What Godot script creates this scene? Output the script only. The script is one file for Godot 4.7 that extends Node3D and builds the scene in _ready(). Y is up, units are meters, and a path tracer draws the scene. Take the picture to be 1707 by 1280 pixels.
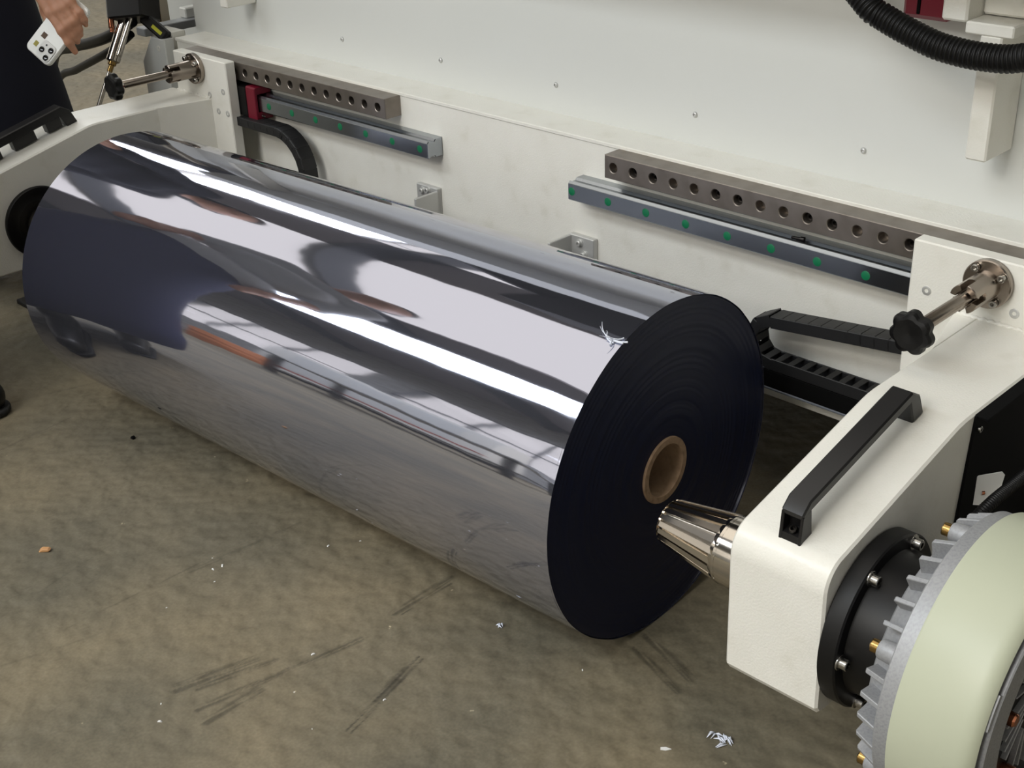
extends Node3D

# ---------------------------------------------------------------- mesh builder
class Shape:
	var v := PackedVector3Array()
	var n := PackedVector3Array()
	var uv := PackedVector2Array()
	var ix := PackedInt32Array()
	var org := Vector3.ZERO
	var t := Transform3D()

	func _init(o := Vector3.ZERO):
		org = o
		t = Transform3D(Basis(), -o)

	func at(x: Transform3D) -> Shape:
		t = Transform3D(Basis(), -org) * x
		return self

	func pt(p: Vector3, nr: Vector3, u := Vector2.ZERO) -> int:
		v.append(t * p)
		n.append((t.basis * nr).normalized())
		uv.append(u)
		return v.size() - 1

	func tri(a: int, b: int, c: int) -> void:
		var g := (v[b] - v[a]).cross(v[c] - v[a])
		if g.dot(n[a] + n[b] + n[c]) > 0.0:
			ix.append_array([a, c, b])
		else:
			ix.append_array([a, b, c])

	func quad(a: int, b: int, c: int, d: int) -> void:
		tri(a, b, c)
		tri(a, c, d)

	func face(p: Array, nr: Vector3) -> void:
		var first := v.size()
		for q in p:
			pt(q, nr)
		for i in range(1, p.size() - 1):
			tri(first, first + i, first + i + 1)

	# box with chamfered edges, c may be 0
	func box(center: Vector3, size: Vector3, c := 0.0) -> Shape:
		var h := size * 0.5
		c = minf(c, 0.49 * minf(size.x, minf(size.y, size.z)))
		for ax in 3:
			var b := (ax + 1) % 3
			var d := (ax + 2) % 3
			for s in [-1.0, 1.0]:
				var nr := Vector3.ZERO
				nr[ax] = s
				var q := []
				for k in [[-1, -1], [1, -1], [1, 1], [-1, 1]]:
					var p := center
					p[ax] += s * h[ax]
					p[b] += k[0] * (h[b] - c)
					p[d] += k[1] * (h[d] - c)
					q.append(p)
				face(q, nr)
				if c <= 0.0:
					continue
				for s2 in [-1.0, 1.0]:
					var n2 := Vector3.ZERO
					n2[ax] = s
					n2[b] = s2
					var q2 := []
					for k in [[0, -1], [0, 1], [1, 1], [1, -1]]:
						var p := center
						p[ax] += s * (h[ax] - (0.0 if k[0] == 0 else c))
						p[b] += s2 * (h[b] - (c if k[0] == 0 else 0.0))
						p[d] += k[1] * (h[d] - c)
						q2.append(p)
					face(q2, n2.normalized())
		if c > 0.0:
			for sx in [-1.0, 1.0]:
				for sy in [-1.0, 1.0]:
					for sz in [-1.0, 1.0]:
						var s := Vector3(sx, sy, sz)
						face([center + s * Vector3(h.x, h.y - c, h.z - c), center + s * Vector3(h.x - c, h.y, h.z - c), center + s * Vector3(h.x - c, h.y - c, h.z)], s.normalized())
		return self

	# solid of revolution round the local x axis; profile of (x, radius)
	func lathe(prof: Array, seg := 48, soft := 40.0, a0 := 0.0, a1 := TAU) -> Shape:
		var m := prof.size()
		var sn := []
		for i in m - 1:
			var d: Vector2 = prof[i + 1] - prof[i]
			sn.append(Vector2(-d.y, d.x).normalized())
		for i in m - 1:
			var na: Vector2 = sn[i]
			var nb: Vector2 = sn[i]
			if i > 0 and rad_to_deg(absf(sn[i].angle_to(sn[i - 1]))) < soft:
				na = (sn[i] + sn[i - 1]).normalized()
			if i < m - 2 and rad_to_deg(absf(sn[i].angle_to(sn[i + 1]))) < soft:
				nb = (sn[i] + sn[i + 1]).normalized()
			var base := v.size()
			for k in seg + 1:
				var a := a0 + (a1 - a0) * k / seg
				var e := Vector3(0, cos(a), sin(a))
				pt(Vector3(prof[i].x, 0, 0) + e * prof[i].y, Vector3(na.x, 0, 0) + e * na.y, Vector2(float(k) / seg, float(i) / m))
				pt(Vector3(prof[i + 1].x, 0, 0) + e * prof[i + 1].y, Vector3(nb.x, 0, 0) + e * nb.y, Vector2(float(k) / seg, float(i + 1) / m))
			for k in seg:
				var j := base + 2 * k
				quad(j, j + 2, j + 3, j + 1)
		return self

	# polygon in the local x-y plane pushed along z from z0 to z1, chamfered by c at both ends
	func extrude(poly: PackedVector2Array, z0: float, z1: float, c := 0.0, soft := 30.0) -> Shape:
		var p := poly.duplicate()
		if Geometry2D.is_polygon_clockwise(p):
			p.reverse()
		var m := p.size()
		var en := []
		for i in m:
			var d: Vector2 = p[(i + 1) % m] - p[i]
			en.append(Vector2(d.y, -d.x).normalized())
		var inset := PackedVector2Array()
		for i in m:
			var a: Vector2 = en[(i + m - 1) % m]
			var b: Vector2 = en[i]
			var mid := (a + b).normalized()
			inset.append(p[i] - mid * (c / maxf(0.35, mid.dot(b))))
		for i in m:
			var j := (i + 1) % m
			var na: Vector2 = en[i]
			var nb: Vector2 = en[i]
			var pv: Vector2 = en[(i + m - 1) % m]
			var nx: Vector2 = en[j]
			if rad_to_deg(absf(na.angle_to(pv))) < soft:
				na = (en[i] + pv).normalized()
			if rad_to_deg(absf(nb.angle_to(nx))) < soft:
				nb = (en[i] + nx).normalized()
			var n3a := Vector3(na.x, na.y, 0)
			var n3b := Vector3(nb.x, nb.y, 0)
			quad(pt(Vector3(p[i].x, p[i].y, z0 + c), n3a), pt(Vector3(p[j].x, p[j].y, z0 + c), n3b), pt(Vector3(p[j].x, p[j].y, z1 - c), n3b), pt(Vector3(p[i].x, p[i].y, z1 - c), n3a))
			if c > 0.0:
				for s in [0, 1]:
					var zo: float = z0 + c if s == 0 else z1 - c
					var zi: float = z0 if s == 0 else z1
					var up := Vector3(0, 0, -1.0 if s == 0 else 1.0)
					quad(pt(Vector3(p[i].x, p[i].y, zo), n3a + up), pt(Vector3(p[j].x, p[j].y, zo), n3b + up), pt(Vector3(inset[j].x, inset[j].y, zi), n3b + up), pt(Vector3(inset[i].x, inset[i].y, zi), n3a + up))
		var tr := Geometry2D.triangulate_polygon(inset)
		for s in [0, 1]:
			var z: float = z0 if s == 0 else z1
			var up := Vector3(0, 0, -1.0 if s == 0 else 1.0)
			var base := v.size()
			for q in inset:
				pt(Vector3(q.x, q.y, z), up)
			for k in range(0, tr.size(), 3):
				tri(base + tr[k], base + tr[k + 1], base + tr[k + 2])
		return self

	# round bar along a path
	func tube(path: Array, radii: Array, seg := 12, caps := true) -> Shape:
		var m := path.size()
		var tg := []
		for i in m:
			tg.append((path[mini(i + 1, m - 1)] - path[maxi(i - 1, 0)]).normalized())
		var ref := Vector3.UP if absf(tg[0].y) < 0.9 else Vector3.RIGHT
		var e: Vector3 = (ref - tg[0] * ref.dot(tg[0])).normalized()
		var base := v.size()
		for i in m:
			e = (e - tg[i] * e.dot(tg[i])).normalized()
			var f: Vector3 = tg[i].cross(e)
			var r: float = radii[i] if radii.size() > 1 else radii[0]
			var r0: float = radii[maxi(i - 1, 0)] if radii.size() > 1 else r
			var r1: float = radii[mini(i + 1, m - 1)] if radii.size() > 1 else r
			var slope: float = (r1 - r0) / maxf(1e-6, path[mini(i + 1, m - 1)].distance_to(path[maxi(i - 1, 0)]))
			for k in seg + 1:
				var a := TAU * k / seg
				var d: Vector3 = e * cos(a) + f * sin(a)
				pt(path[i] + d * r, d - tg[i] * slope)
		for i in m - 1:
			for k in seg:
				var j := base + i * (seg + 1) + k
				quad(j, j + 1, j + seg + 2, j + seg + 1)
		if caps:
			for s in [0, m - 1]:
				var nr: Vector3 = -tg[0] if s == 0 else tg[m - 1]
				var c := v.size()
				for k in seg:
					v.append(v[base + s * (seg + 1) + k])
					n.append((t.basis * nr).normalized())
					uv.append(Vector2.ZERO)
				for k in range(1, seg - 1):
					tri(c, c + k, c + k + 1)
		return self

	# a face with round bores in a row: cells along local x, face at z = 0 towards +z
	func bored(x0: float, x1: float, y0: float, y1: float, centers: Array, r: float, deep: float, rim := 0.0012) -> Shape:
		var y := (y0 + y1) * 0.5
		var edge := x0
		for i in centers.size():
			var cx: float = centers[i]
			var e1: float = x1 if i == centers.size() - 1 else (cx + centers[i + 1]) * 0.5
			var angs := []
			for k in 24:
				angs.append(TAU * k / 24.0)
			for q in [Vector2(e1 - cx, y1 - y), Vector2(edge - cx, y1 - y), Vector2(edge - cx, y0 - y), Vector2(e1 - cx, y0 - y)]:
				angs.append(fposmod(q.angle(), TAU))
			angs.sort()
			var F := Vector3(0, 0, 1)
			var c := Vector3(cx, y, 0)
			var hy := (y1 - y0) * 0.5
			var dirs := []
			var outer := []
			for an in angs:
				var d := Vector3(cos(an), sin(an), 0)
				var hx: float = (e1 - cx) if d.x > 0 else (cx - edge)
				dirs.append(d)
				outer.append(c + d * minf(hx / maxf(absf(d.x), 1e-6), hy / maxf(absf(d.y), 1e-6)))
			for k in angs.size():
				var j := (k + 1) % angs.size()
				var da: Vector3 = dirs[k]
				var db: Vector3 = dirs[j]
				face([outer[k], outer[j], c + db * (r + rim), c + da * (r + rim)], F)
				face([c + da * (r + rim), c + db * (r + rim), c + db * r - F * rim, c + da * r - F * rim], F - (da + db) * 0.5)
				face([c + da * r - F * rim, c + db * r - F * rim, c + db * r - F * deep, c + da * r - F * deep], -(da + db))
				face([c + da * r - F * deep, c + db * r - F * deep, c - F * deep], F)
			edge = e1
		return self

	func commit() -> ArrayMesh:
		var a := []
		a.resize(Mesh.ARRAY_MAX)
		a[Mesh.ARRAY_VERTEX] = v
		a[Mesh.ARRAY_NORMAL] = n
		a[Mesh.ARRAY_TEX_UV] = uv
		a[Mesh.ARRAY_INDEX] = ix
		var m := ArrayMesh.new()
		m.add_surface_from_arrays(Mesh.PRIMITIVE_TRIANGLES, a)
		return m

# ---------------------------------------------------------------- naming helpers
var taken := {}
var M := {}
var O := Vector3.ZERO      # base of the thing in hand

func numbered(called: String) -> String:
	if not taken.has(called):
		taken[called] = 0
		return called
	taken[called] += 1
	return "%s_%03d" % [called, taken[called]]

func tag(o: Node3D, label: String, category: String, group := "") -> void:
	o.set_meta("label", label)
	o.set_meta("category", category)
	if group:
		o.set_meta("group", group)

func thing(called: String, label: String, category: String, base: Vector3, group := "") -> Node3D:
	var o := Node3D.new()
	o.name = numbered(called)
	add_child(o)
	o.position = base
	O = base
	tag(o, label, category, group)
	return o

func shape() -> Shape:
	return Shape.new(O)

func part(called: String, s: Shape, m: Material, parent: Node3D, label := "") -> MeshInstance3D:
	var o := MeshInstance3D.new()
	o.name = called
	o.mesh = s.commit()
	o.material_override = m
	parent.add_child(o, true)
	if label:
		o.set_meta("label", label)
	return o

func again(called: String, mesh: Mesh, m: Material, parent: Node3D, x: Transform3D) -> MeshInstance3D:
	var o := MeshInstance3D.new()
	o.name = called
	o.mesh = mesh
	o.material_override = m
	o.transform = x
	parent.add_child(o, true)
	return o

func struct(called: String, s: Shape, m: Material) -> MeshInstance3D:
	var o := part(called, s, m, self)
	o.set_meta("kind", "structure")
	return o

# ---------------------------------------------------------------- frames
func frame(o: Vector3, ex: Vector3, ey: Vector3) -> Transform3D:
	ex = ex.normalized()
	ey = (ey - ex * ex.dot(ey)).normalized()
	return Transform3D(Basis(ex, ey, ex.cross(ey)), o)

func alongz(o: Vector3) -> Transform3D:      # lathe axis pointing to +z
	return frame(o, Vector3.BACK, Vector3.UP)

func v2(a: Array) -> Array:
	var r := []
	for i in range(0, a.size(), 2):
		r.append(Vector2(a[i], a[i + 1]))
	return r

func pv2(a: Array) -> PackedVector2Array:
	return PackedVector2Array(v2(a))

func spline(p: Array, steps: int) -> Array:
	var r := []
	for i in p.size() - 1:
		var a: Vector3 = p[maxi(i - 1, 0)]
		var b: Vector3 = p[i]
		var c: Vector3 = p[i + 1]
		var d: Vector3 = p[mini(i + 2, p.size() - 1)]
		for k in steps:
			r.append(b.cubic_interpolate(c, a, d, float(k) / steps))
	r.append(p[p.size() - 1])
	return r

# ---------------------------------------------------------------- materials
func noise(freq: float, octaves := 3, sd := 1, type := FastNoiseLite.TYPE_SIMPLEX_SMOOTH) -> FastNoiseLite:
	var f := FastNoiseLite.new()
	f.seed = sd
	f.noise_type = type
	f.frequency = freq
	f.fractal_octaves = octaves
	return f

func noise_tex(size: int, freq: float, octaves: int, sd: int, lo: Color, hi: Color, mid := 0.5) -> NoiseTexture2D:
	var t := NoiseTexture2D.new()
	t.width = size
	t.height = size
	t.seamless = true
	t.noise = noise(freq, octaves, sd)
	var g := Gradient.new()
	g.offsets = PackedFloat32Array([0.0, mid, 1.0])
	g.colors = PackedColorArray([lo, lo.lerp(hi, 0.72), hi])
	t.color_ramp = g
	return t

func bump_tex(size: int, freq: float, octaves: int, sd: int, strength: float) -> NoiseTexture2D:
	var t := NoiseTexture2D.new()
	t.width = size
	t.height = size
	t.seamless = true
	t.as_normal_map = true
	t.bump_strength = strength
	t.noise = noise(freq, octaves, sd)
	return t

func mat(c: Color, rough: float, metal := 0.0, spec := 0.5) -> StandardMaterial3D:
	var m := StandardMaterial3D.new()
	m.albedo_color = c
	m.roughness = rough
	m.metallic = metal
	m.metallic_specular = spec
	return m

func tri(m: StandardMaterial3D, scale: float) -> StandardMaterial3D:
	m.uv1_triplanar = true
	m.uv1_world_triplanar = true
	m.uv1_scale = Vector3.ONE * scale
	return m

func materials() -> void:
	var peel := bump_tex(256, 0.035, 2, 5, 1.2)
	M.paint = tri(mat(Color(0.905, 0.898, 0.868), 0.30), 9.0)
	M.paint.normal_enabled = true
	M.paint.normal_texture = bump_tex(256, 0.11, 2, 15, 2.0)
	M.paint.normal_scale = 0.22
	M.paint.detail_enabled = true
	M.paint.detail_blend_mode = BaseMaterial3D.BLEND_MODE_MUL
	M.paint.detail_uv_layer = BaseMaterial3D.DETAIL_UV_2
	M.paint.detail_albedo = noise_tex(512, 0.008, 5, 11, Color(0.945, 0.94, 0.925), Color(1, 1, 1), 0.3)
	M.paint.uv2_triplanar = true
	M.paint.uv2_world_triplanar = true
	M.paint.uv2_scale = Vector3.ONE * 2.5
	M.panel = tri(mat(Color(0.83, 0.835, 0.82), 0.30), 5.0)
	M.panel.normal_enabled = true
	M.panel.normal_texture = peel
	M.panel.normal_scale = 0.10
	M.beamtop = M.paint
	M.steel = tri(mat(Color(0.56, 0.53, 0.50), 0.40, 0.85), 6.0)
	M.steel.albedo_texture = noise_tex(256, 0.012, 3, 3, Color(0.88, 0.87, 0.86), Color(1, 1, 1))
	M.rail = mat(Color(0.64, 0.66, 0.68), 0.24, 1.0)
	M.ground_steel = mat(Color(0.78, 0.79, 0.80), 0.16, 1.0)
	M.cap = mat(Color(0.02, 0.42, 0.27), 0.45)
	M.chrome = mat(Color(0.80, 0.77, 0.73), 0.13, 1.0)
	M.turned = mat(Color(0.62, 0.58, 0.54), 0.26, 1.0)
	M.bolt = mat(Color(0.66, 0.65, 0.63), 0.25, 1.0)
	M.darkbolt = mat(Color(0.25, 0.24, 0.23), 0.3, 1.0)
	M.black = mat(Color(0.045, 0.045, 0.048), 0.42)
	M.anodized = mat(Color(0.075, 0.07, 0.073), 0.40)
	M.satin = mat(Color(0.045, 0.043, 0.046), 0.45, 0.0, 0.4)
	M.deep = mat(Color(0.025, 0.025, 0.027), 0.85, 0.0, 0.25)
	M.chain = tri(mat(Color(0.10, 0.10, 0.105), 0.5), 30.0)
	M.chain.normal_enabled = true
	M.chain.normal_texture = peel
	M.chain.normal_scale = 0.4
	M.green = tri(mat(Color(0.715, 0.73, 0.645), 0.42), 4.0)
	M.green.normal_enabled = true
	M.green.normal_texture = peel
	M.green.normal_scale = 0.05
	M.alu = tri(mat(Color(0.64, 0.645, 0.655), 0.48, 0.3), 20.0)
	M.alu.albedo_texture = noise_tex(256, 0.05, 3, 8, Color(0.86, 0.86, 0.87), Color(1, 1, 1))
	M.zinc = tri(mat(Color(0.78, 0.78, 0.77), 0.42, 0.5), 20.0)
	M.brass = mat(Color(0.66, 0.54, 0.33), 0.25, 1.0)
	M.copper = mat(Color(0.80, 0.52, 0.40), 0.25, 1.0)
	M.maroon = mat(Color(0.42, 0.03, 0.13), 0.4)
	M.card = tri(mat(Color(0.60, 0.50, 0.40), 0.8), 12.0)
	M.card.albedo_texture = noise_tex(256, 0.02, 4, 21, Color(0.75, 0.72, 0.68), Color(1, 1, 1))
	M.film = mat(Color(0.72, 0.73, 0.795), 0.045, 0.95)
	M.film_edge = mat(Color(0.02, 0.055, 0.17), 0.42, 0.0, 0.38)
	M.shred = mat(Color(0.85, 0.87, 0.92), 0.25)
	M.navy = tri(mat(Color(0.03, 0.045, 0.12), 0.9), 6.0)
	M.navy.rim_enabled = true
	M.navy.rim = 0.15
	M.skirt = tri(mat(Color(0.07, 0.10, 0.29), 0.85), 6.0)
	M.skin = mat(Color(0.74, 0.54, 0.43), 0.5)
	M.skin.subsurf_scatter_enabled = true
	M.skin.subsurf_scatter_strength = 0.12
	M.hair = mat(Color(0.04, 0.035, 0.03), 0.5)
	M.shirt = mat(Color(0.72, 0.72, 0.72), 0.85)
	M.shoe = mat(Color(0.04, 0.04, 0.045), 0.45)
	M.sole = mat(Color(0.10, 0.10, 0.10), 0.7)
	M.case = mat(Color(0.90, 0.90, 0.88), 0.2)
	M.white = mat(Color(0.88, 0.88, 0.87), 0.5)
	M.lens = mat(Color(0.05, 0.045, 0.05), 0.08)
	M.wall = tri(mat(Color(0.74, 0.74, 0.73), 0.85), 0.7)
	M.wall.albedo_texture = noise_tex(256, 0.02, 4, 31, Color(0.86, 0.86, 0.86), Color(1, 1, 1))
	M.roof = mat(Color(0.62, 0.61, 0.64), 0.8)
	M.truss = mat(Color(0.40, 0.42, 0.46), 0.6)
	M.glass = mat(Color(1, 1, 1, 0.06), 0.0)
	M.glass.transparency = BaseMaterial3D.TRANSPARENCY_ALPHA
	M.cabinet = mat(Color(0.62, 0.63, 0.64), 0.45)
	M.darkframe = mat(Color(0.05, 0.055, 0.085), 0.7)
	M.orange = mat(Color(0.70, 0.42, 0.24), 0.6)
	M.red = mat(Color(0.65, 0.08, 0.08), 0.5)
	M.glow = mat(Color(1, 1, 1), 0.5)
	M.glow.emission_enabled = true
	M.glow.emission = Color(1.0, 0.98, 0.95)
	M.glow.emission_energy_multiplier = 2.0

func floor_material() -> StandardMaterial3D:
	# concrete colour over 3 x 3 metres: blotches, grit, dark scuffs and scratches
	var S := 1536
	var blot := noise(0.004, 5, 41).get_seamless_image(S, S)
	var mid := noise(0.03, 3, 42).get_seamless_image(S, S)
	var grit := noise(0.35, 2, 43).get_seamless_image(S, S)
	blot.convert(Image.FORMAT_L8)
	mid.convert(Image.FORMAT_L8)
	grit.convert(Image.FORMAT_L8)
	var A := blot.get_data()
	var B := mid.get_data()
	var C := grit.get_data()
	var tone := PackedFloat32Array()
	tone.resize(S * S)
	for i in S * S:
		tone[i] = 0.785 + 0.24 * A[i] / 255.0 + 0.05 * B[i] / 255.0 + 0.16 * (C[i] / 255.0 - 0.5)
	# marks: [x0, z0, x1, z1, half width in mm, darkness]
	var rng := RandomNumberGenerator.new()
	rng.seed = 7
	var marks := [[-0.395, 0.566, -0.368, 0.464, 16.0, 0.30], [-0.34, 0.574, -0.29, 0.33, 8.0, 0.34], [-0.311, 0.579, -0.309, 0.497, 12.0, 0.34], [-0.375, 0.55, -0.345, 0.44, 7.0, 0.30], [-0.158, 0.465, -0.198, 0.30, 3.0, 0.55], [-0.150, 0.464, -0.190, 0.30, 3.0, 0.5], [-0.175, 0.40, -0.19, 0.33, 9.0, 0.3], [-0.30, 0.255, -0.302, 0.14, 9.0, 0.34], [-0.29, 0.25, -0.29, 0.15, 3.0, 0.45], [0.014, 0.048, 0.114, 0.081, 12.0, 0.34], [0.019, 0.081, 0.117, 0.112, 9.0, 0.34], [-0.62, 0.40, -0.60, 0.20, 6.0, 0.2]]
	for k in 26:
		var x := rng.randf_range(-1.6, 0.6)
		var z := rng.randf_range(-0.2, 1.2)
		var a := rng.randf_range(-1.9, -1.2)
		var l := rng.randf_range(0.04, 0.3)
		marks.append([x, z, x + cos(a) * l, z + sin(a) * l, rng.randf_range(1.0, 4.0), rng.randf_range(-0.14, 0.22)])
	var frays := noise(0.06, 3, 44)
	for m in marks:
		var p := Vector2(m[0], m[1]) * S / 3.0
		var q := Vector2(m[2], m[3]) * S / 3.0
		var w: float = m[4] * S / 3000.0
		var lo := p.min(q) - Vector2(w, w)
		var hi := p.max(q) + Vector2(w, w)
		for y in range(int(lo.y), int(hi.y) + 1):
			for x in range(int(lo.x), int(hi.x) + 1):
				var d := q - p
				var h := clampf((Vector2(x, y) - p).dot(d) / d.length_squared(), 0, 1)
				var off := Vector2(x, y) - p - d * h
				var r := off.length() / w
				if r < 1.0:
					var along := h * d.length()
					var g := frays.get_noise_2d(along * 0.35, off.dot(Vector2(-d.y, d.x).normalized()) * 6.0)
					var i := posmod(y, S) * S + posmod(x, S)
					tone[i] *= 1.0 - 0.7 * m[5] * clampf((1.0 - r) * 2.0, 0, 1) * clampf(0.55 + 1.6 * g, 0, 1)
	# pale flecks of dust
	for k in 160:
		var x := rng.randi_range(2, S - 3)
		var y := rng.randi_range(2, S - 3)
		for j in rng.randi_range(1, 4):
			tone[posmod(y + rng.randi_range(-1, 1), S) * S + posmod(x + rng.randi_range(-1, 1), S)] *= rng.randf_range(1.3, 1.9)
	var bytes := PackedByteArray()
	bytes.resize(S * S * 3)
	for i in S * S:
		var c := tone[i]
		var warm := A[i] / 255.0 - 0.5
		bytes[i * 3] = clampi(int(255.0 * c * (0.468 + 0.02 * warm)), 0, 255)
		bytes[i * 3 + 1] = clampi(int(255.0 * c * 0.436), 0, 255)
		bytes[i * 3 + 2] = clampi(int(255.0 * c * (0.362 - 0.02 * warm)), 0, 255)
	var im := Image.create_from_data(S, S, false, Image.FORMAT_RGB8, bytes)
	var m := mat(Color(1, 1, 1), 0.62, 0.0, 0.4)
	m.albedo_texture = ImageTexture.create_from_image(im)
	m.normal_enabled = true
	m.normal_texture = bump_tex(512, 0.12, 4, 45, 2.0)
	m.normal_scale = 0.5
	return m

# ---------------------------------------------------------------- small hardware
func cap_screw(where: Transform3D, r: float, h: float, washer := true) -> Shape:
	# socket head cap screw, axis along the frame's x
	var s := shape().at(where)
	if washer:
		s.lathe(v2([0, 0, 0, r * 1.45, 0.0012, r * 1.45, 0.0016, r * 1.38, 0.0016, 0]), 20)
	var k := r * 0.52
	s.lathe(v2([0.0012, r, h - 0.0008, r, h, r - 0.0008, h, k, h - r * 0.9, k, h - r * 0.9, 0]), 20)
	return s

func hex_bolt(where: Transform3D, r: float, h: float) -> Shape:
	var s := shape().at(where)
	s.lathe(v2([0, r * 1.05, h * 0.85, r * 1.05, h, r * 0.85, h, 0]), 6, 1.0)
	return s

func flat_screw(where: Transform3D, r: float) -> Shape:
	# countersunk screw, flush, with its socket and the dark gap round it
	var s := shape().at(where)
	s.lathe(v2([-0.0005, r, 0.0006, r, 0.0009, r - 0.0006, 0.0009, r * 0.45, -0.002, r * 0.42, -0.002, 0]), 20)
	return s

# ---------------------------------------------------------------- figures: joined capsules meshed as surface nets
func nets(s: Shape, bones: Array, cell: float, k: float, cuts := []) -> void:
	var lo := Vector3.INF
	var hi := -Vector3.INF
	for b in bones:
		var r: float = maxf(b[2], b[3]) + k * 0.5 + 3.0 * cell
		lo = lo.min(b[0].min(b[1]) - Vector3.ONE * r)
		hi = hi.max(b[0].max(b[1]) + Vector3.ONE * r)
	var nx := int((hi.x - lo.x) / cell) + 2
	var ny := int((hi.y - lo.y) / cell) + 2
	var nz := int((hi.z - lo.z) / cell) + 2
	var f := PackedFloat32Array()
	f.resize(nx * ny * nz)
	f.fill(1.0)
	for b in bones:
		var a: Vector3 = b[0]
		var ba: Vector3 = b[1] - a
		var bb := maxf(ba.length_squared(), 1e-9)
		var ra: float = b[2]
		var rb: float = b[3]
		var r: float = maxf(ra, rb) + k + 2.5 * cell
		var p0: Vector3 = (a.min(b[1]) - Vector3.ONE * r - lo) / cell
		var p1: Vector3 = (a.max(b[1]) + Vector3.ONE * r - lo) / cell
		for z in range(maxi(0, int(p0.z)), mini(nz, int(p1.z) + 2)):
			for y in range(maxi(0, int(p0.y)), mini(ny, int(p1.y) + 2)):
				var row := (z * ny + y) * nx
				for x in range(maxi(0, int(p0.x)), mini(nx, int(p1.x) + 2)):
					var pa := lo + Vector3(x, y, z) * cell - a
					var h := clampf(pa.dot(ba) / bb, 0.0, 1.0)
					var d := (pa - ba * h).length() - lerpf(ra, rb, h)
					var old := f[row + x]
					var hh := maxf(k - absf(old - d), 0.0) / k
					f[row + x] = minf(old, d) - hh * hh * k * 0.25
	for pl in cuts:
		for z in nz:
			for y in ny:
				for x in nx:
					var i := (z * ny + y) * nx + x
					if f[i] < 0.2:
						f[i] = maxf(f[i], pl.distance_to(lo + Vector3(x, y, z) * cell))
	var at := PackedInt32Array()
	at.resize(f.size())
	at.fill(-1)
	var step := [1, nx, nx * ny]
	for z in nz - 1:
		for y in ny - 1:
			for x in nx - 1:
				var i := (z * ny + y) * nx + x
				var any_in := false
				var any_out := false
				var c := []
				for q in 8:
					var val := f[i + (q & 1) + ((q >> 1) & 1) * nx + (q >> 2) * nx * ny]
					c.append(val)
					if val < 0.0:
						any_in = true
					else:
						any_out = true
				if not (any_in and any_out):
					continue
				var sum := Vector3.ZERO
				var cnt := 0
				for q in 8:
					for ax in 3:
						var q2: int = q | (1 << ax)
						if q2 != q and (c[q] < 0.0) != (c[q2] < 0.0):
							var tt: float = c[q] / (c[q] - c[q2])
							var e := Vector3(q & 1, (q >> 1) & 1, q >> 2)
							e[ax] = tt
							sum += e
							cnt += 1
				var g := Vector3(c[1] + c[3] + c[5] + c[7] - c[0] - c[2] - c[4] - c[6], c[2] + c[3] + c[6] + c[7] - c[0] - c[1] - c[4] - c[5], c[4] + c[5] + c[6] + c[7] - c[0] - c[1] - c[2] - c[3])
				at[i] = s.pt(lo + (Vector3(x, y, z) + sum / cnt) * cell, g)
	for z in range(1, nz - 1):
		for y in range(1, ny - 1):
			for x in range(1, nx - 1):
				var i := (z * ny + y) * nx + x
				for ax in 3:
					if (f[i] < 0.0) != (f[i + step[ax]] < 0.0):
						var u: int = step[(ax + 1) % 3]
						var w: int = step[(ax + 2) % 3]
						if at[i] >= 0 and at[i - u] >= 0 and at[i - u - w] >= 0 and at[i - w] >= 0:
							s.quad(at[i], at[i - u], at[i - u - w], at[i - w])

# ---------------------------------------------------------------- the scene
func _ready() -> void:
	# camera
	var cam := Camera3D.new()
	cam.name = "camera"
	cam.keep_aspect = Camera3D.KEEP_HEIGHT
	cam.fov = 32.547
	cam.near = 0.05
	cam.far = 200.0
	cam.transform = Transform3D(Basis(Vector3(0.71723, -0.03074, -0.69616), Vector3(-0.30076, 0.88753, -0.34905), Vector3(0.62859, 0.45972, 0.62732)), Vector3(0.95187, 1.19440, 1.24155))
	cam.current = true
	add_child(cam)
	# sky seen through the roof lights and windows, exposure
	var sky := Sky.new()
	var sm := ProceduralSkyMaterial.new()
	sm.sky_top_color = Color(0.95, 0.925, 0.88)
	sm.sky_horizon_color = Color(0.97, 0.945, 0.90)
	sm.ground_bottom_color = Color(0.35, 0.34, 0.32)
	sm.ground_horizon_color = Color(0.6, 0.6, 0.58)
	sky.sky_material = sm
	var env := Environment.new()
	env.background_mode = Environment.BG_SKY
	env.sky = sky
	env.background_energy_multiplier = 1.45
	env.tonemap_mode = Environment.TONE_MAPPER_LINEAR
	env.tonemap_exposure = 1.03
	env.sdfgi_enabled = true
	env.ssao_enabled = true
	env.ssil_enabled = true
	var we := WorldEnvironment.new()
	we.name = "environment"
	we.environment = env
	add_child(we)
	materials()
	hall()
	beam()
	rails_and_racks()
	support_arm(1.0)
	support_arm(-1.0)
	film_roll()
	cone_chucks()
	powder_brake()
	cable_chains()
	machine_front()
	background()
	people()
	litter()

# right: d = distance outward from the arm's inner face; s = +1 right arm, -1 left arm
func ax(s: float, d: float) -> float:
	return 0.265 + d if s > 0 else -1.551 - d

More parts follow.
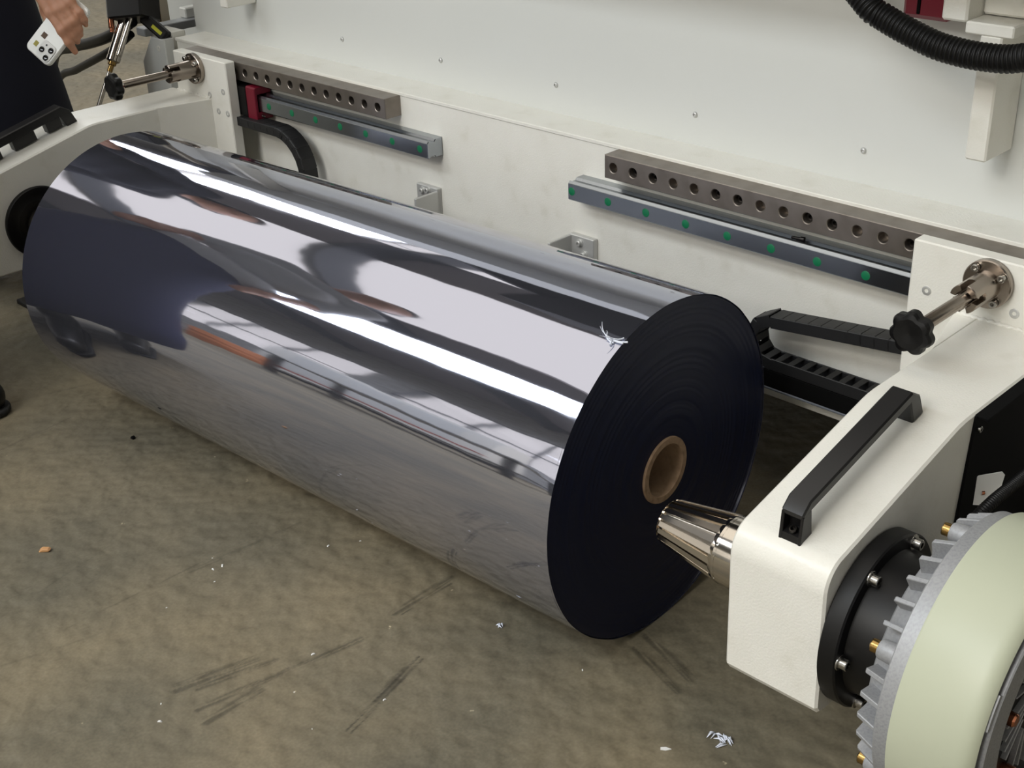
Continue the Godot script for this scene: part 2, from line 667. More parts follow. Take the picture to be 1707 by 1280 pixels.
func hall() -> void:
	O = Vector3.ZERO
	var x0 := -16.0
	var x1 := 7.0
	var z0 := -8.0
	var z1 := 9.0
	var H := 6.5
	var s := shape()
	var a := s.v.size()
	for q in [Vector3(x0, 0, z0), Vector3(x1, 0, z0), Vector3(x1, 0, z1), Vector3(x0, 0, z1)]:
		s.pt(q, Vector3.UP, Vector2(q.x, q.z) / 3.0)
	s.quad(a, a + 1, a + 2, a + 3)
	s.box(Vector3((x0 + x1) / 2, -0.16, (z0 + z1) / 2), Vector3(x1 - x0, 0.3, z1 - z0))
	struct("floor", s, floor_material())
	# walls with window bands
	struct("wall_back", shape().box(Vector3((x0 + x1) / 2, H / 2, z0 - 0.15), Vector3(x1 - x0 + 0.6, H, 0.3)), M.wall)
	struct("wall_right", shape().box(Vector3(x1 + 0.15, H / 2, (z0 + z1) / 2), Vector3(0.3, H, z1 - z0)), M.wall)
	var wl := shape()
	wl.box(Vector3(x0 - 0.15, 0.75, (z0 + z1) / 2), Vector3(0.3, 1.5, z1 - z0))
	wl.box(Vector3(x0 - 0.15, (H + 4.2) / 2, (z0 + z1) / 2), Vector3(0.3, H - 4.2, z1 - z0))
	for z in [-7.6, -4.2, -0.8, 2.6, 6.0, 8.7]:
		wl.box(Vector3(x0 - 0.15, 2.85, z), Vector3(0.3, 2.7, 0.6))
	struct("wall_left", wl, M.wall)
	var wf := shape()
	wf.box(Vector3((x0 + x1) / 2, 0.75, z1 + 0.15), Vector3(x1 - x0, 1.5, 0.3))
	wf.box(Vector3((x0 + x1) / 2, (H + 4.2) / 2, z1 + 0.15), Vector3(x1 - x0, H - 4.2, 0.3))
	var px := [-15.7, -12.0, -8.2, -4.4, -0.6, 3.2, 6.7]
	for x in px:
		wf.box(Vector3(x, 2.85, z1 + 0.15), Vector3(0.6, 2.7, 0.3))
	struct("wall_front", wf, M.wall)
	var k := 1
	for i in px.size() - 1:
		var w := window(Vector3((px[i] + px[i + 1]) / 2, 2.85, z1 + 0.1), px[i + 1] - px[i] - 0.6, k, true)
		k += 1
	for zz in [-5.9, -2.5, 0.9, 4.3]:
		window(Vector3(x0 - 0.1, 2.85, zz), 2.8, k, false)
		k += 1
	# roof: decking with open roof lights between the sheets
	O = Vector3.ZERO
	var rf := shape()
	var edges := [z0 - 0.3, -6.2, -3.2, -1.1, 3.3, z1 + 0.3]
	for i in [0, 2, 4]:
		rf.box(Vector3((x0 + x1) / 2, H + 0.1, (edges[i] + edges[i + 1]) / 2), Vector3(x1 - x0 + 0.6, 0.2, edges[i + 1] - edges[i]))
	for i in [1, 3]:
		var zc: float = (edges[i] + edges[i + 1]) / 2
		var w: float = edges[i + 1] - edges[i]
		var east := 2.4 if i == 3 else -2.2
		rf.box(Vector3((east + 7.3) / 2, H + 0.1, zc), Vector3(7.3 - east, 0.2, w))
		rf.box(Vector3(-15.4, H + 0.1, zc), Vector3(1.8, 0.2, w))
	struct("ceiling", rf, M.roof)
	for x in [-13.2, -10.0, -6.6, 2.5]:
		struct(numbered("trim_1"), shape().box(Vector3(x, H - 0.25, (z0 + z1) / 2), Vector3(0.16, 0.5, z1 - z0)), M.truss)
	# lamps: a line of broad cool panels over the aisle, two panels over the working side
	for x in [-7.4, -5.0, -2.6, -0.2]:
		hall_lamp(Vector3(x, 4.8, 4.1), Vector2(2.36, 1.5), 8.0, Color(0.93, 0.97, 1.0), "broad white panel lamp in the line over the aisle", "panel lamps over the aisle")
	for q in [Vector3(-9.8, 4.8, -3.7), Vector3(-6.9, 4.8, -2.9)]:
		hall_lamp(q, Vector2(2.36, 1.5), 6.5, Color(0.97, 0.99, 1.0), "broad white panel lamp over the far aisle", "panel lamps over the far aisle")
	for z in [5.8, 7.6]:
		hall_lamp(Vector3(0.1, 4.4, z), Vector2(2.36, 1.2), 17.0, Color(1.0, 0.985, 0.955), "wide white panel lamp over the front aisle", "panel lamps over the front aisle")

func window(c: Vector3, w: float, k: int, front: bool) -> Node3D:
	O = c
	var o := Node3D.new()
	o.name = "window_%d" % k
	o.set_meta("kind", "structure")
	add_child(o)
	o.position = c
	var e := Vector3.RIGHT if front else Vector3.BACK
	var dp := Vector3(1, 1, 1) - e - Vector3.UP
	var fr := shape()
	for y in [-1.33, 0.0, 1.33]:
		fr.box(c + Vector3.UP * y, e * w + Vector3.UP * 0.06 + dp * 0.08)
	for i in 4:
		fr.box(c + e * (w * (i / 3.0 - 0.5)), e * 0.06 + Vector3.UP * 2.7 + dp * 0.08)
	part("frame", fr, M.truss, o)
	part("pane", shape().box(c, e * w + Vector3.UP * 2.66 + dp * 0.006), M.glass, o)
	return o

func hall_lamp(p: Vector3, size: Vector2, energy: float, color: Color, label: String, group: String) -> void:
	var o := thing("ceiling_lamp", label, "lamp", p, group)
	var h := shape()
	for sg in [-1.0, 1.0]:
		h.box(p + Vector3(0, 0.03, sg * (size.y / 2 + 0.02)), Vector3(size.x + 0.08, 0.08, 0.04), 0.004)
		h.box(p + Vector3(sg * (size.x / 2 + 0.02), 0.03, 0), Vector3(0.04, 0.08, size.y), 0.004)
	h.box(p + Vector3(0, 0.06, 0), Vector3(size.x, 0.02, size.y))
	part("housing", h, M.white, o)
	for x in [-0.9, 0.9]:
		part("rod", shape().box(p + Vector3(x, 0.07 + (6.5 - p.y - 0.07) / 2, 0), Vector3(0.02, 6.5 - p.y - 0.07, 0.02)), M.truss, o)
	part("diffuser", shape().box(p + Vector3(0, 0.01, 0), Vector3(size.x, 0.03, size.y)), M.glow, o)
	var l := AreaLight3D.new()
	l.name = "lamp_light"
	l.area_size = size
	l.light_energy = energy
	l.light_color = color
	l.shadow_enabled = true
	l.rotation_degrees = Vector3(-90, 0, 0)
	l.position = Vector3(0, -0.012, 0)
	o.add_child(l)

func beam() -> void:
	var o := thing("machine_beam", "long white painted steel crossbeam that carries the racks and rails", "beam", Vector3(-0.5, 0.0, -0.44))
	part("web", shape().box(Vector3(-0.49, 0.351, -0.44), Vector3(2.52, 0.358, 0.08), 0.0015), M.paint, o)
	part("top_plate", shape().box(Vector3(-0.49, 0.5295, -0.44), Vector3(2.524, 0.007, 0.084), 0.001), M.paint, o)
	part("chain_tray", shape().box(Vector3(0.10, 0.224, -0.368), Vector3(1.3, 0.004, 0.064), 0.001), M.truss, o)
	part("tray_front", shape().box(Vector3(0.10, 0.2405, -0.339), Vector3(1.3, 0.029, 0.004), 0.0005), M.deep, o)
	for x in [-1.62, 0.62]:
		part("leg", shape().box(Vector3(x, 0.086, -0.46), Vector3(0.16, 0.172, 0.10), 0.003), M.paint, o)
	# bevelled end plates at the far end
	var f := Transform3D(Basis(), Vector3.ZERO)
	part("end_plate", shape().at(f).extrude(pv2([-1.865, 0.30, -1.865, 0.468, -1.815, 0.531, -1.757, 0.531, -1.757, 0.30]), -0.398, -0.372, 0.002), M.panel, o)
	part("end_plate", shape().at(f).extrude(pv2([-1.90, 0.30, -1.90, 0.475, -1.845, 0.541, -1.77, 0.541, -1.77, 0.30]), -0.44, -0.402, 0.003), M.paint, o)
	part("screw", flat_screw(alongz(Vector3(-1.785, 0.508, -0.372)), 0.007), M.paint, o)

func rails_and_racks() -> void:
	# racks: dark steel bars with a row of bored holes
	for side in [1, -1]:
		var x0: float = -0.4185 if side > 0 else -1.66
		var x1: float = 0.42 if side > 0 else -0.9722
		var first: float = -0.3995 if side > 0 else -0.9953
		var centers := []
		for k in 20:
			var c: float = first + (0.04145 if side > 0 else -0.03955) * k
			if c > x0 + 0.012 and c < x1 - 0.012:
				centers.append(c)
		centers.sort()
		var o := thing("gear_rack", "dark steel rack bar with bored holes, right of the gap, above the long rail" if side > 0 else "dark steel rack bar with bored holes, at the far end of the beam", "rack", Vector3((x0 + x1) / 2, 0.488, -0.38), "drilled rack bars on the beam")
		var s := shape()
		var keep := s.t
		s.at(Transform3D(Basis(), Vector3(0, 0, -0.36)))
		s.bored(x0 + 0.001, x1 - 0.001, 0.4885, 0.5265, centers, 0.0082, 0.018)
		s.t = keep
		# the other five sides
		s.face([Vector3(x0, 0.5275, -0.361), Vector3(x1, 0.5275, -0.361), Vector3(x1, 0.5275, -0.40), Vector3(x0, 0.5275, -0.40)], Vector3.UP)
		s.face([Vector3(x0, 0.4875, -0.361), Vector3(x1, 0.4875, -0.361), Vector3(x1, 0.4875, -0.40), Vector3(x0, 0.4875, -0.40)], Vector3.DOWN)
		for e in [[x0, -1.0], [x1, 1.0]]:
			s.face([Vector3(e[0], 0.4875, -0.361), Vector3(e[0], 0.5275, -0.361), Vector3(e[0], 0.5275, -0.40), Vector3(e[0], 0.4875, -0.40)], Vector3(e[1], 0, 0))
			var ei: float = e[0] - e[1] * 0.001
			s.face([Vector3(e[0], 0.4875, -0.361), Vector3(e[0], 0.5275, -0.361), Vector3(ei, 0.5265, -0.36), Vector3(ei, 0.4885, -0.36)], Vector3(e[1], 0, 1))
		for e in [[0.4875, 0.4885, -1.0], [0.5275, 0.5265, 1.0]]:
			s.face([Vector3(x0, e[0], -0.361), Vector3(x1, e[0], -0.361), Vector3(x1 - 0.001, e[1], -0.36), Vector3(x0 + 0.001, e[1], -0.36)], Vector3(0, e[2], 1))
		part("bar", s, M.steel, o)
		var bs := cap_screw(alongz(Vector3.ZERO), 0.0056, 0.007, false)
		bs = Shape.new(Vector3.ZERO)
		bs.at(frame(Vector3.ZERO, Vector3.BACK, Vector3.UP)).lathe(v2([0, 0.0066, 0.008, 0.0066, 0.0088, 0.0058, 0.0088, 0.0033, 0.004, 0.0033, 0.004, 0]), 16)
		var bm := bs.commit()
		for k in centers.size():
			if side < 0 or k % 4 in [1, 2]:
				again("screw", bm, M.darkbolt, o, Transform3D(Basis(), Vector3(centers[k], 0.5075, -0.3778) - O))
	# linear rails with waisted section and green hole caps
	for side in [1, -1]:
		var x0: float = -0.501 if side > 0 else -1.66
		var x1: float = 0.42 if side > 0 else -0.8575
		var first: float = -0.4919 if side > 0 else -0.879
		var o := thing("linear_rail", "polished steel guide rail with green hole caps, right of the gap, under the long rack" if side > 0 else "polished steel guide rail with green hole caps, at the far end of the beam", "rail", Vector3((x0 + x1) / 2, 0.43, -0.38), "guide rails on the beam")
		var f := frame(Vector3.ZERO, Vector3.FORWARD, Vector3.UP)   # local x = -z, y = up, local z = +x... see sign
		var s := shape().at(f)
		var pr := pv2([0.36, 0.4325, 0.362, 0.4305, 0.366, 0.4305, 0.370, 0.4335, 0.378, 0.4335, 0.382, 0.4295, 0.3995, 0.4295, 0.3995, 0.4655, 0.382, 0.4655, 0.378, 0.4615, 0.370, 0.4615, 0.3642, 0.4645, 0.3604, 0.4607, 0.36, 0.4597])
		var zz := f.basis.z.x
		s.extrude(pr, minf(x0 * zz, x1 * zz), maxf(x0 * zz, x1 * zz), 0.0012, 8.0)
		part("rail_body", s, M.rail, o)
		var cs := Shape.new(Vector3.ZERO)
		cs.at(frame(Vector3.ZERO, Vector3.BACK, Vector3.UP)).lathe(v2([-0.002, 0.0072, 0.0003, 0.0072, 0.0006, 0.0066, 0.0006, 0]), 20)
		var cm := cs.commit()
		for k in 12:
			var c: float = first + (0.0813 if side > 0 else -0.0795) * k
			if c > x0 and c < x1 - 0.005:
				again("hole_cap", cm, M.cap, o, Transform3D(Basis(), Vector3(c, 0.4472 - 0.0004 * k if side > 0 else 0.447, -0.36) - O))
		# the runner block behind the carriage plate
		var bx: float = 0.19 if side > 0 else -1.4015
		var b := thing("runner_block", "rail runner with maroon end seal behind the right carriage plate" if side > 0 else "rail runner with maroon end seal beside the far rack", "runner block", Vector3(bx, 0.41, -0.37), "rail runners")
		var run := shape()
		var sx := -1.0
		var za: float = bx - 0.165 if side < 0 else bx + 0.027
		var zb: float = bx - 0.023 if side < 0 else bx + 0.165
		run.at(frame(Vector3.ZERO, Vector3.FORWARD, Vector3.UP)).extrude(pv2([0.3506, 0.416, 0.394, 0.416, 0.394, 0.428, 0.357, 0.428, 0.357, 0.467, 0.394, 0.467, 0.394, 0.479, 0.3506, 0.479]), minf(za * zz, zb * zz), maxf(za * zz, zb * zz), 0.001)
		part("block", run, M.satin, b)
		var seal := shape().at(frame(Vector3.ZERO, Vector3.FORWARD, Vector3.UP))
		var q := pv2([0.351, 0.414, 0.354, 0.411, 0.394, 0.411, 0.394, 0.4285, 0.3585, 0.4285, 0.3585, 0.4665, 0.394, 0.4665, 0.394, 0.483, 0.354, 0.483, 0.351, 0.480])
		var xa: float = bx - 0.022 if side < 0 else bx + 0.002
		var xb: float = bx + 0.010 if side < 0 else bx + 0.026
		seal.extrude(q, minf(xa * zz, xb * zz), maxf(xa * zz, xb * zz), 0.0015)
		part("end_seal", seal, M.maroon, b)
		part("grease_nipple", shape().at(frame(Vector3(xb, 0.420, -0.365), Vector3.RIGHT, Vector3.UP)).lathe(v2([0, 0.003, 0.004, 0.003, 0.005, 0.0025, 0.008, 0.0025, 0.009, 0]), 12), M.bolt, b)
	# a loose screw left on the long rail
	var ls := thing("loose_screw", "loose dark cap screw lying on top of the long rail", "screw", Vector3(-0.05, 0.4645, -0.3715))
	var fr := frame(Vector3(-0.041, 0.4683, -0.3715), Vector3(-1, -0.06, 0.05), Vector3.UP)
	part("head", shape().at(fr).lathe(v2([-0.006, 0, -0.006, 0.0022, -0.003, 0.0022, -0.0062, 0.003, -0.0056, 0.0038, 0, 0.0038, 0.0, 0.002]), 16), M.darkbolt, ls)
	part("shank", shape().at(fr).lathe(v2([0, 0.0023, 0.015, 0.0023, 0.016, 0.0018, 0.016, 0]), 14), M.darkbolt, ls)

func support_arm(s: float) -> void:
	var right := s > 0
	var xi := ax(s, 0.0)
	var xo := ax(s, 0.123)
	var o := thing("support_arm", "white painted roll arm in front at right, carrying the brake" if right else "white painted roll arm at the far end, half hidden by the film roll", "arm", Vector3((xi + xo) / 2, 0.18, -0.1), "white roll arms")
	# side outline in (z, y)
	var pr := []
	pr.append_array([-0.326, 0.185, 0.205, 0.185])
	pr.append_array([0.216, 0.188, 0.222, 0.197])
	pr.append_array([0.2255, 0.349])
	for k in 7:                       # the rolled nose between front and slope
		var a := deg_to_rad(4.0 + 68.0 * k / 6.0)
		pr.append_array([0.189 + 0.0365 * cos(a), 0.3515 + 0.0365 * sin(a)])
	for k in 4:                       # soft bend at the top of the slope
		var a := k / 3.0
		var z := lerpf(-0.038, -0.064, a)
		pr.append_array([z, 0.445 - 0.243 * maxf(0.0, z + 0.05) - 0.0008 * (1.0 - absf(a * 2 - 1))])
	pr.append_array([-0.326, 0.445])
	var f := frame(Vector3.ZERO, Vector3.BACK, Vector3.UP)   # local z = -x
	part("arm_body", shape().at(f).extrude(pv2(pr), -maxf(xi, xo), -minf(xi, xo), 0.0028, 25.0), M.paint, o)
	# carriage plate
	var pxa := ax(s, -0.102)
	var pxb := ax(s, 0.098)
	part("carriage_plate", shape().box(Vector3((pxa + pxb) / 2, 0.345, -0.3375), Vector3(0.2, 0.376, 0.025), 0.002), M.paint, o)
	# gusset between arm and plate
	var gf := frame(Vector3.ZERO, Vector3.RIGHT, Vector3.FORWARD)  # local z = up
	part("gusset", shape().at(gf).extrude(pv2([ax(s, 0.001), 0.205, ax(s, 0.001), 0.325, ax(s, -0.032), 0.325]), 0.20, 0.4445, 0.001), M.paint, o)
	var bead := []
	var rad := []
	for k in 40:
		bead.append(Vector3(lerpf(ax(s, -0.03), ax(s, 0.098), k / 39.0), 0.4455 + 0.0008 * sin(k * 2.1), -0.324))
		rad.append(0.0032 + 0.0009 * sin(k * 1.7))
	part("weld", shape().tube(bead, rad, 8), M.paint, o)
	# countersunk screws in the plate
	var sp := [[-0.075, 0.464], [0.05, 0.466]] if right else [[-0.082, 0.468], [-0.055, 0.421], [-0.089, 0.421], [-0.029, 0.453]]
	for q in sp:
		part("screw", flat_screw(alongz(Vector3(ax(s, q[0]), q[1], -0.325)), 0.0068), M.zinc, o)
	# bridge handle on the slope
	var tl := Vector3(0, -0.2361, 0.9717)
	var sl := frame(Vector3(ax(s, 0.062), 0.445, -0.05), tl, Vector3(0, 0.9717, 0.2361))   # local x along slope, y out of it, z = -+x
	var out := pv2([0.004, 0.0, 0.010, 0.030, 0.026, 0.045, 0.236, 0.045, 0.252, 0.036, 0.252, 0.030, 0.236, 0.032, 0.032, 0.032, 0.028, 0.0])
	if not right:
		out = pv2([0.004, 0.0, 0.010, 0.030, 0.026, 0.045, 0.236, 0.045, 0.252, 0.036, 0.252, 0.030, 0.236, 0.026, 0.036, 0.026, 0.028, 0.0])
	var h := shape().at(sl)
	h.extrude(out, -0.014, 0.014, 0.002, 30.0)
	# the near foot is a pocket with a screw in it
	h.extrude(pv2([0.236, 0.034, 0.252, 0.033, 0.263, 0.0, 0.240, 0.0]), -0.014, -0.010, 0.0008)
	h.extrude(pv2([0.236, 0.034, 0.252, 0.033, 0.263, 0.0, 0.240, 0.0]), 0.010, 0.014, 0.0008)
	h.extrude(pv2([0.236, 0.034, 0.242, 0.034, 0.245, 0.0, 0.239, 0.0]), -0.0105, 0.0105)
	h.extrude(pv2([0.240, 0.009, 0.259, 0.009, 0.2625, 0.0, 0.240, 0.0]), -0.0105, 0.0105)
	var hd := part("handle", h, M.anodized, o)
	part("screw", cap_screw(sl * frame(Vector3(0.2525, 0.009, 0), Vector3(0.25, 1, 0), Vector3.BACK), 0.0052, 0.005, false), M.darkbolt, hd)
	if not right:
		var rib := shape().at(sl)
		for x in [[0.036, 0.070], [0.098, 0.150], [0.180, 0.236]]:
			rib.extrude(pv2([x[0], 0.027, x[1], 0.027, x[1], 0.004, x[0], 0.004]), -0.010, 0.010, 0.001)
		part("rib", rib, M.anodized, hd)
	if right:
		# black cover on the outer face, set back from the bend
		var cv := shape().at(f)
		cv.extrude(pv2([-0.078, 0.4425, -0.052, 0.19, -0.36, 0.19, -0.36, 0.4425]), -0.3915, -0.3875, 0.0008)
		var cover := part("side_cover", cv, M.deep, o)
		part("cover_lip", shape().box(Vector3(0.396, 0.441, -0.22), Vector3(0.018, 0.004, 0.28), 0.0008), M.deep, o)
		part("screw", cap_screw(frame(Vector3(0.3915, 0.4235, -0.086), Vector3.RIGHT, Vector3.UP), 0.0042, 0.004, false), M.bolt, cover)
		var tagf := frame(Vector3(0.396, 0.331, -0.112), Vector3(0.55, -0.10, -0.83), Vector3.UP)
		part("tag_plate", shape().at(tagf).extrude(pv2([-0.026, -0.020, 0.024, -0.026, 0.026, 0.018, 0.022, 0.022, -0.026, 0.016]), -0.001, 0.001), M.white, cover)
		part("stud", shape().at(tagf).at(tagf * Transform3D(Basis(), Vector3(0.0, -0.006, 0.0))).lathe(v2([0, 0.003, 0.004, 0.003, 0.004, 0]), 10), M.copper, cover)
	else:
		# black strip of terminals behind the handle, on the outer edge
		pass
	lock_pin(s)

func lock_pin(s: float) -> void:
	var right := s > 0
	var c := Vector3(0.2765 if right else -1.5625, 0.5 if right else 0.506, -0.325)
	var o := thing("lock_pin", "steel locking pin with black star knob on the right arm plate" if right else "steel locking pin with black star knob on the far arm plate", "locking pin", c, "locking pins with star knobs")
	var f := alongz(c)
	part("flange", shape().at(f).lathe(v2([0, 0, 0, 0.0325, 0.0012, 0.0335, 0.010, 0.0335, 0.0115, 0.032, 0.0115, 0.019]), 48), M.turned, o)
	# collar: a sleeve cut by cross slots at its open end
	var cl := shape().at(f)
	cl.lathe(v2([0.010, 0.0205, 0.012, 0.0195, 0.050, 0.0195]), 48)
	for k in 4:
		var a0 := TAU * k / 4.0 + (0.35 if right else 0.9)
		var a1 := a0 + TAU * 0.165
		cl.lathe(v2([0.050, 0.0115, 0.050, 0.0195, 0.072, 0.0195, 0.073, 0.0185, 0.073, 0.0115, 0.050, 0.0115]), 12, 20.0, a0, a1)
		for a in [a0, a1]:
			var e := Vector3(0, cos(a), sin(a))
			cl.face([Vector3(0.05, 0, 0) + e * 0.0115, Vector3(0.05, 0, 0) + e * 0.0195, Vector3(0.072, 0, 0) + e * 0.0195, Vector3(0.072, 0, 0) + e * 0.0115], Vector3(0, -sin(a), cos(a)) * (1.0 if a == a1 else -1.0))
	cl.lathe(v2([0.0505, 0.0195, 0.0505, 0.009]), 32)
	part("collar", cl, M.turned, o)
	part("shaft", shape().at(f).lathe(v2([0.03, 0.009, 0.182, 0.009, 0.183, 0.0085, 0.183, 0.0068, 0.186, 0.0068, 0.186, 0.009, 0.193, 0.009]), 28), M.turned, o)
	part("cross_pin", shape().tube([c + Vector3(-0.016, -0.006, 0.066), c + Vector3(0.016, 0.006, 0.066)], [0.003], 10), M.turned, o)
	# star knob with seven lobes
	var kn := shape().at(f)
	var seg := 84
	var prof := v2([0.188, 0.010, 0.192, 0.0165, 0.194, 0.026, 0.197, 0.0285, 0.206, 0.0285, 0.2105, 0.026, 0.2125, 0.020, 0.2115, 0.012, 0.2095, 0.0])
	for i in prof.size() - 1:
		for k in seg:
			var q := []
			for kk in [k, k + 1]:
				var a: float = TAU * kk / seg
				var e := Vector3(0, cos(a), sin(a))
				for w in [prof[i], prof[i + 1]]:
					var lobe: float = 1.0 - 0.15 * clampf((w.y - 0.016) / 0.01, 0, 1) * pow(0.5 - 0.5 * cos(7.0 * a), 2.0)
					var d: Vector2 = (prof[i + 1] - prof[i]).normalized()
					var tang := Vector3(0, -sin(a), cos(a)) * (0.55 * sin(7.0 * a) * clampf((w.y - 0.016) / 0.01, 0, 1) * absf(d.x))
					q.append(kn.pt(Vector3(w.x, 0, 0) + e * w.y * lobe, Vector3(-d.y, 0, 0) + e * d.x + tang))
			kn.quad(q[0], q[2], q[3], q[1])
	part("knob", kn, M.satin, o)
	part("knob_ring", shape().at(f).lathe(v2([0.186, 0.0125, 0.190, 0.0135, 0.1915, 0.0125]), 32), M.chrome, o)
	for k in 4:
		var a := TAU * k / 4.0 + 0.62
		part("screw", cap_screw(alongz(c + Vector3(cos(a) * 0.0262, sin(a) * 0.0262, 0.0115)), 0.0052, 0.008, false), M.bolt, o)

func film_roll() -> void:
	var psi := 0.03785
	var L := 1.2584
	var R := 0.25
	var mid := Vector3(-0.5 * L * cos(psi), 0, 0.5 * L * sin(psi))
	var o := thing("film_roll", "big glossy roll of clear bluish plastic film lying on the concrete floor", "film roll", mid)
	o.rotation.y = psi
	O = Vector3.ZERO         # built about its own base, axis along local x
	var big := noise(1.0, 2, 61)
	var fine := noise(1.0, 2, 62)
	var crease := noise(1.0, 2, 63)
	var s := Shape.new()
	var nu := 260
	var nt := 620
	# film surface: wound-in gauge bands make shallow lengthwise waves
	var rad := PackedFloat32Array()
	rad.resize((nu + 1) * (nt + 1))
	for i in nu + 1:
		var x := L * (float(i) / nu - 0.5)
		var near_end := clampf((x - (L * 0.5 - 0.07)) / 0.07, 0, 1)
		for k in nt + 1:
			var a := TAU * k / nt
			var c := Vector2(cos(a), sin(a)) * R
			var w := 0.00030 * big.get_noise_3d(x * 1.5, c.x * 9.0, c.y * 9.0)
			w += 0.000085 * fine.get_noise_3d(x * 2.2, c.x * 28.0, c.y * 28.0)
			w += 0.000030 * fine.get_noise_3d(40.0 + x * 1.1, c.x * 62.0, c.y * 62.0)
			w += 0.000022 * crease.get_noise_3d(x * 14.0, c.x * 40.0, c.y * 40.0)
			w += near_end * near_end * (0.00050 * big.get_noise_3d(7.0 + x * 6.0, c.x * 16.0, c.y * 16.0) - 0.0005)
			rad[i * (nt + 1) + k] = R + w
	for i in nu + 1:
		var x := L * (float(i) / nu - 0.5)
		for k in nt + 1:
			var a := TAU * k / nt
			var j := i * (nt + 1) + k
			var r := rad[j]
			var dx: float = (rad[mini(i + 1, nu) * (nt + 1) + k] - rad[maxi(i - 1, 0) * (nt + 1) + k]) / (L / nu * (mini(i + 1, nu) - maxi(i - 1, 0)))
			var da: float = (rad[i * (nt + 1) + (k + 1) % nt] - rad[i * (nt + 1) + (k - 1 + nt) % nt]) / (2.0 * R * TAU / nt)
			var e := Vector3(0, cos(a), sin(a))
			var tg := Vector3(0, -sin(a), cos(a))
			s.pt(Vector3(x, R, 0) + e * r, e - Vector3(dx, 0, 0) - tg * da)
	for i in nu:
		for k in nt:
			var j := i * (nt + 1) + k
			s.quad(j, j + 1, j + nt + 2, j + nt + 1)
	part("film_surface", s, M.film, o)
	# wound end faces: edges of the layers stand a little proud or back
	var rng := RandomNumberGenerator.new()
	rng.seed = 5
	for side in [1.0, -1.0]:
		var pr := []
		var r := R - 0.0004
		var steps := 110 if side > 0 else 30
		var drift := 0.0
		for i in steps + 1:
			r = lerpf(R - 0.0004, 0.049, float(i) / steps)
			drift = drift * 0.8 + rng.randf_range(-0.00022, 0.00022)
			pr.append(Vector2(L * 0.5 - 0.0015 + drift - 0.0015 * (1.0 if i == 0 else 0.0), r))
		var es := Shape.new()
		es.at(frame(Vector3(0, R, 0), Vector3(side, 0, 0), Vector3.UP)).lathe(pr, 160, 60.0)
		part("wound_end", es, M.film_edge, o)
	var co := Shape.new()
	co.at(frame(Vector3(0, R, 0), Vector3.RIGHT, Vector3.UP)).lathe(v2([-L * 0.5 - 0.002, 0.0388, -L * 0.5 - 0.002, 0.0492, L * 0.5 + 0.001, 0.0492, L * 0.5 + 0.002, 0.0485, L * 0.5 + 0.002, 0.0395, L * 0.5 + 0.001, 0.0388, -L * 0.5 - 0.002, 0.0388]), 64)
	part("cardboard_core", co, M.card, o, "brown cardboard tube with thick wall")
	# shreds of torn film at the near edge
	for k in 5:
		var a0 := 0.37 + 0.016 * k
		var path := []
		var rr := []
		var wide := rng.randf_range(0.002, 0.004)
		for i in 9:
			var tt := i / 8.0
			var a := a0 + 0.05 * sin(tt * 2.6 + k) * tt
			var lift := 0.001 + 0.012 * tt * tt * (0.6 + 0.2 * k) * (1.0 if k % 2 == 0 else 0.6)
			path.append(Vector3(L * 0.5 - 0.004 - 0.028 * tt + 0.01 * sin(tt * 3.0 + k * 1.3), R + cos(a) * (R + lift), sin(a) * (R + lift)))
			rr.append(lerpf(wide, 0.0004, tt) * 0.5)
		var ss := Shape.new()
		ss.tube(path, rr, 6)
		part("film_shred", ss, M.shred, o)

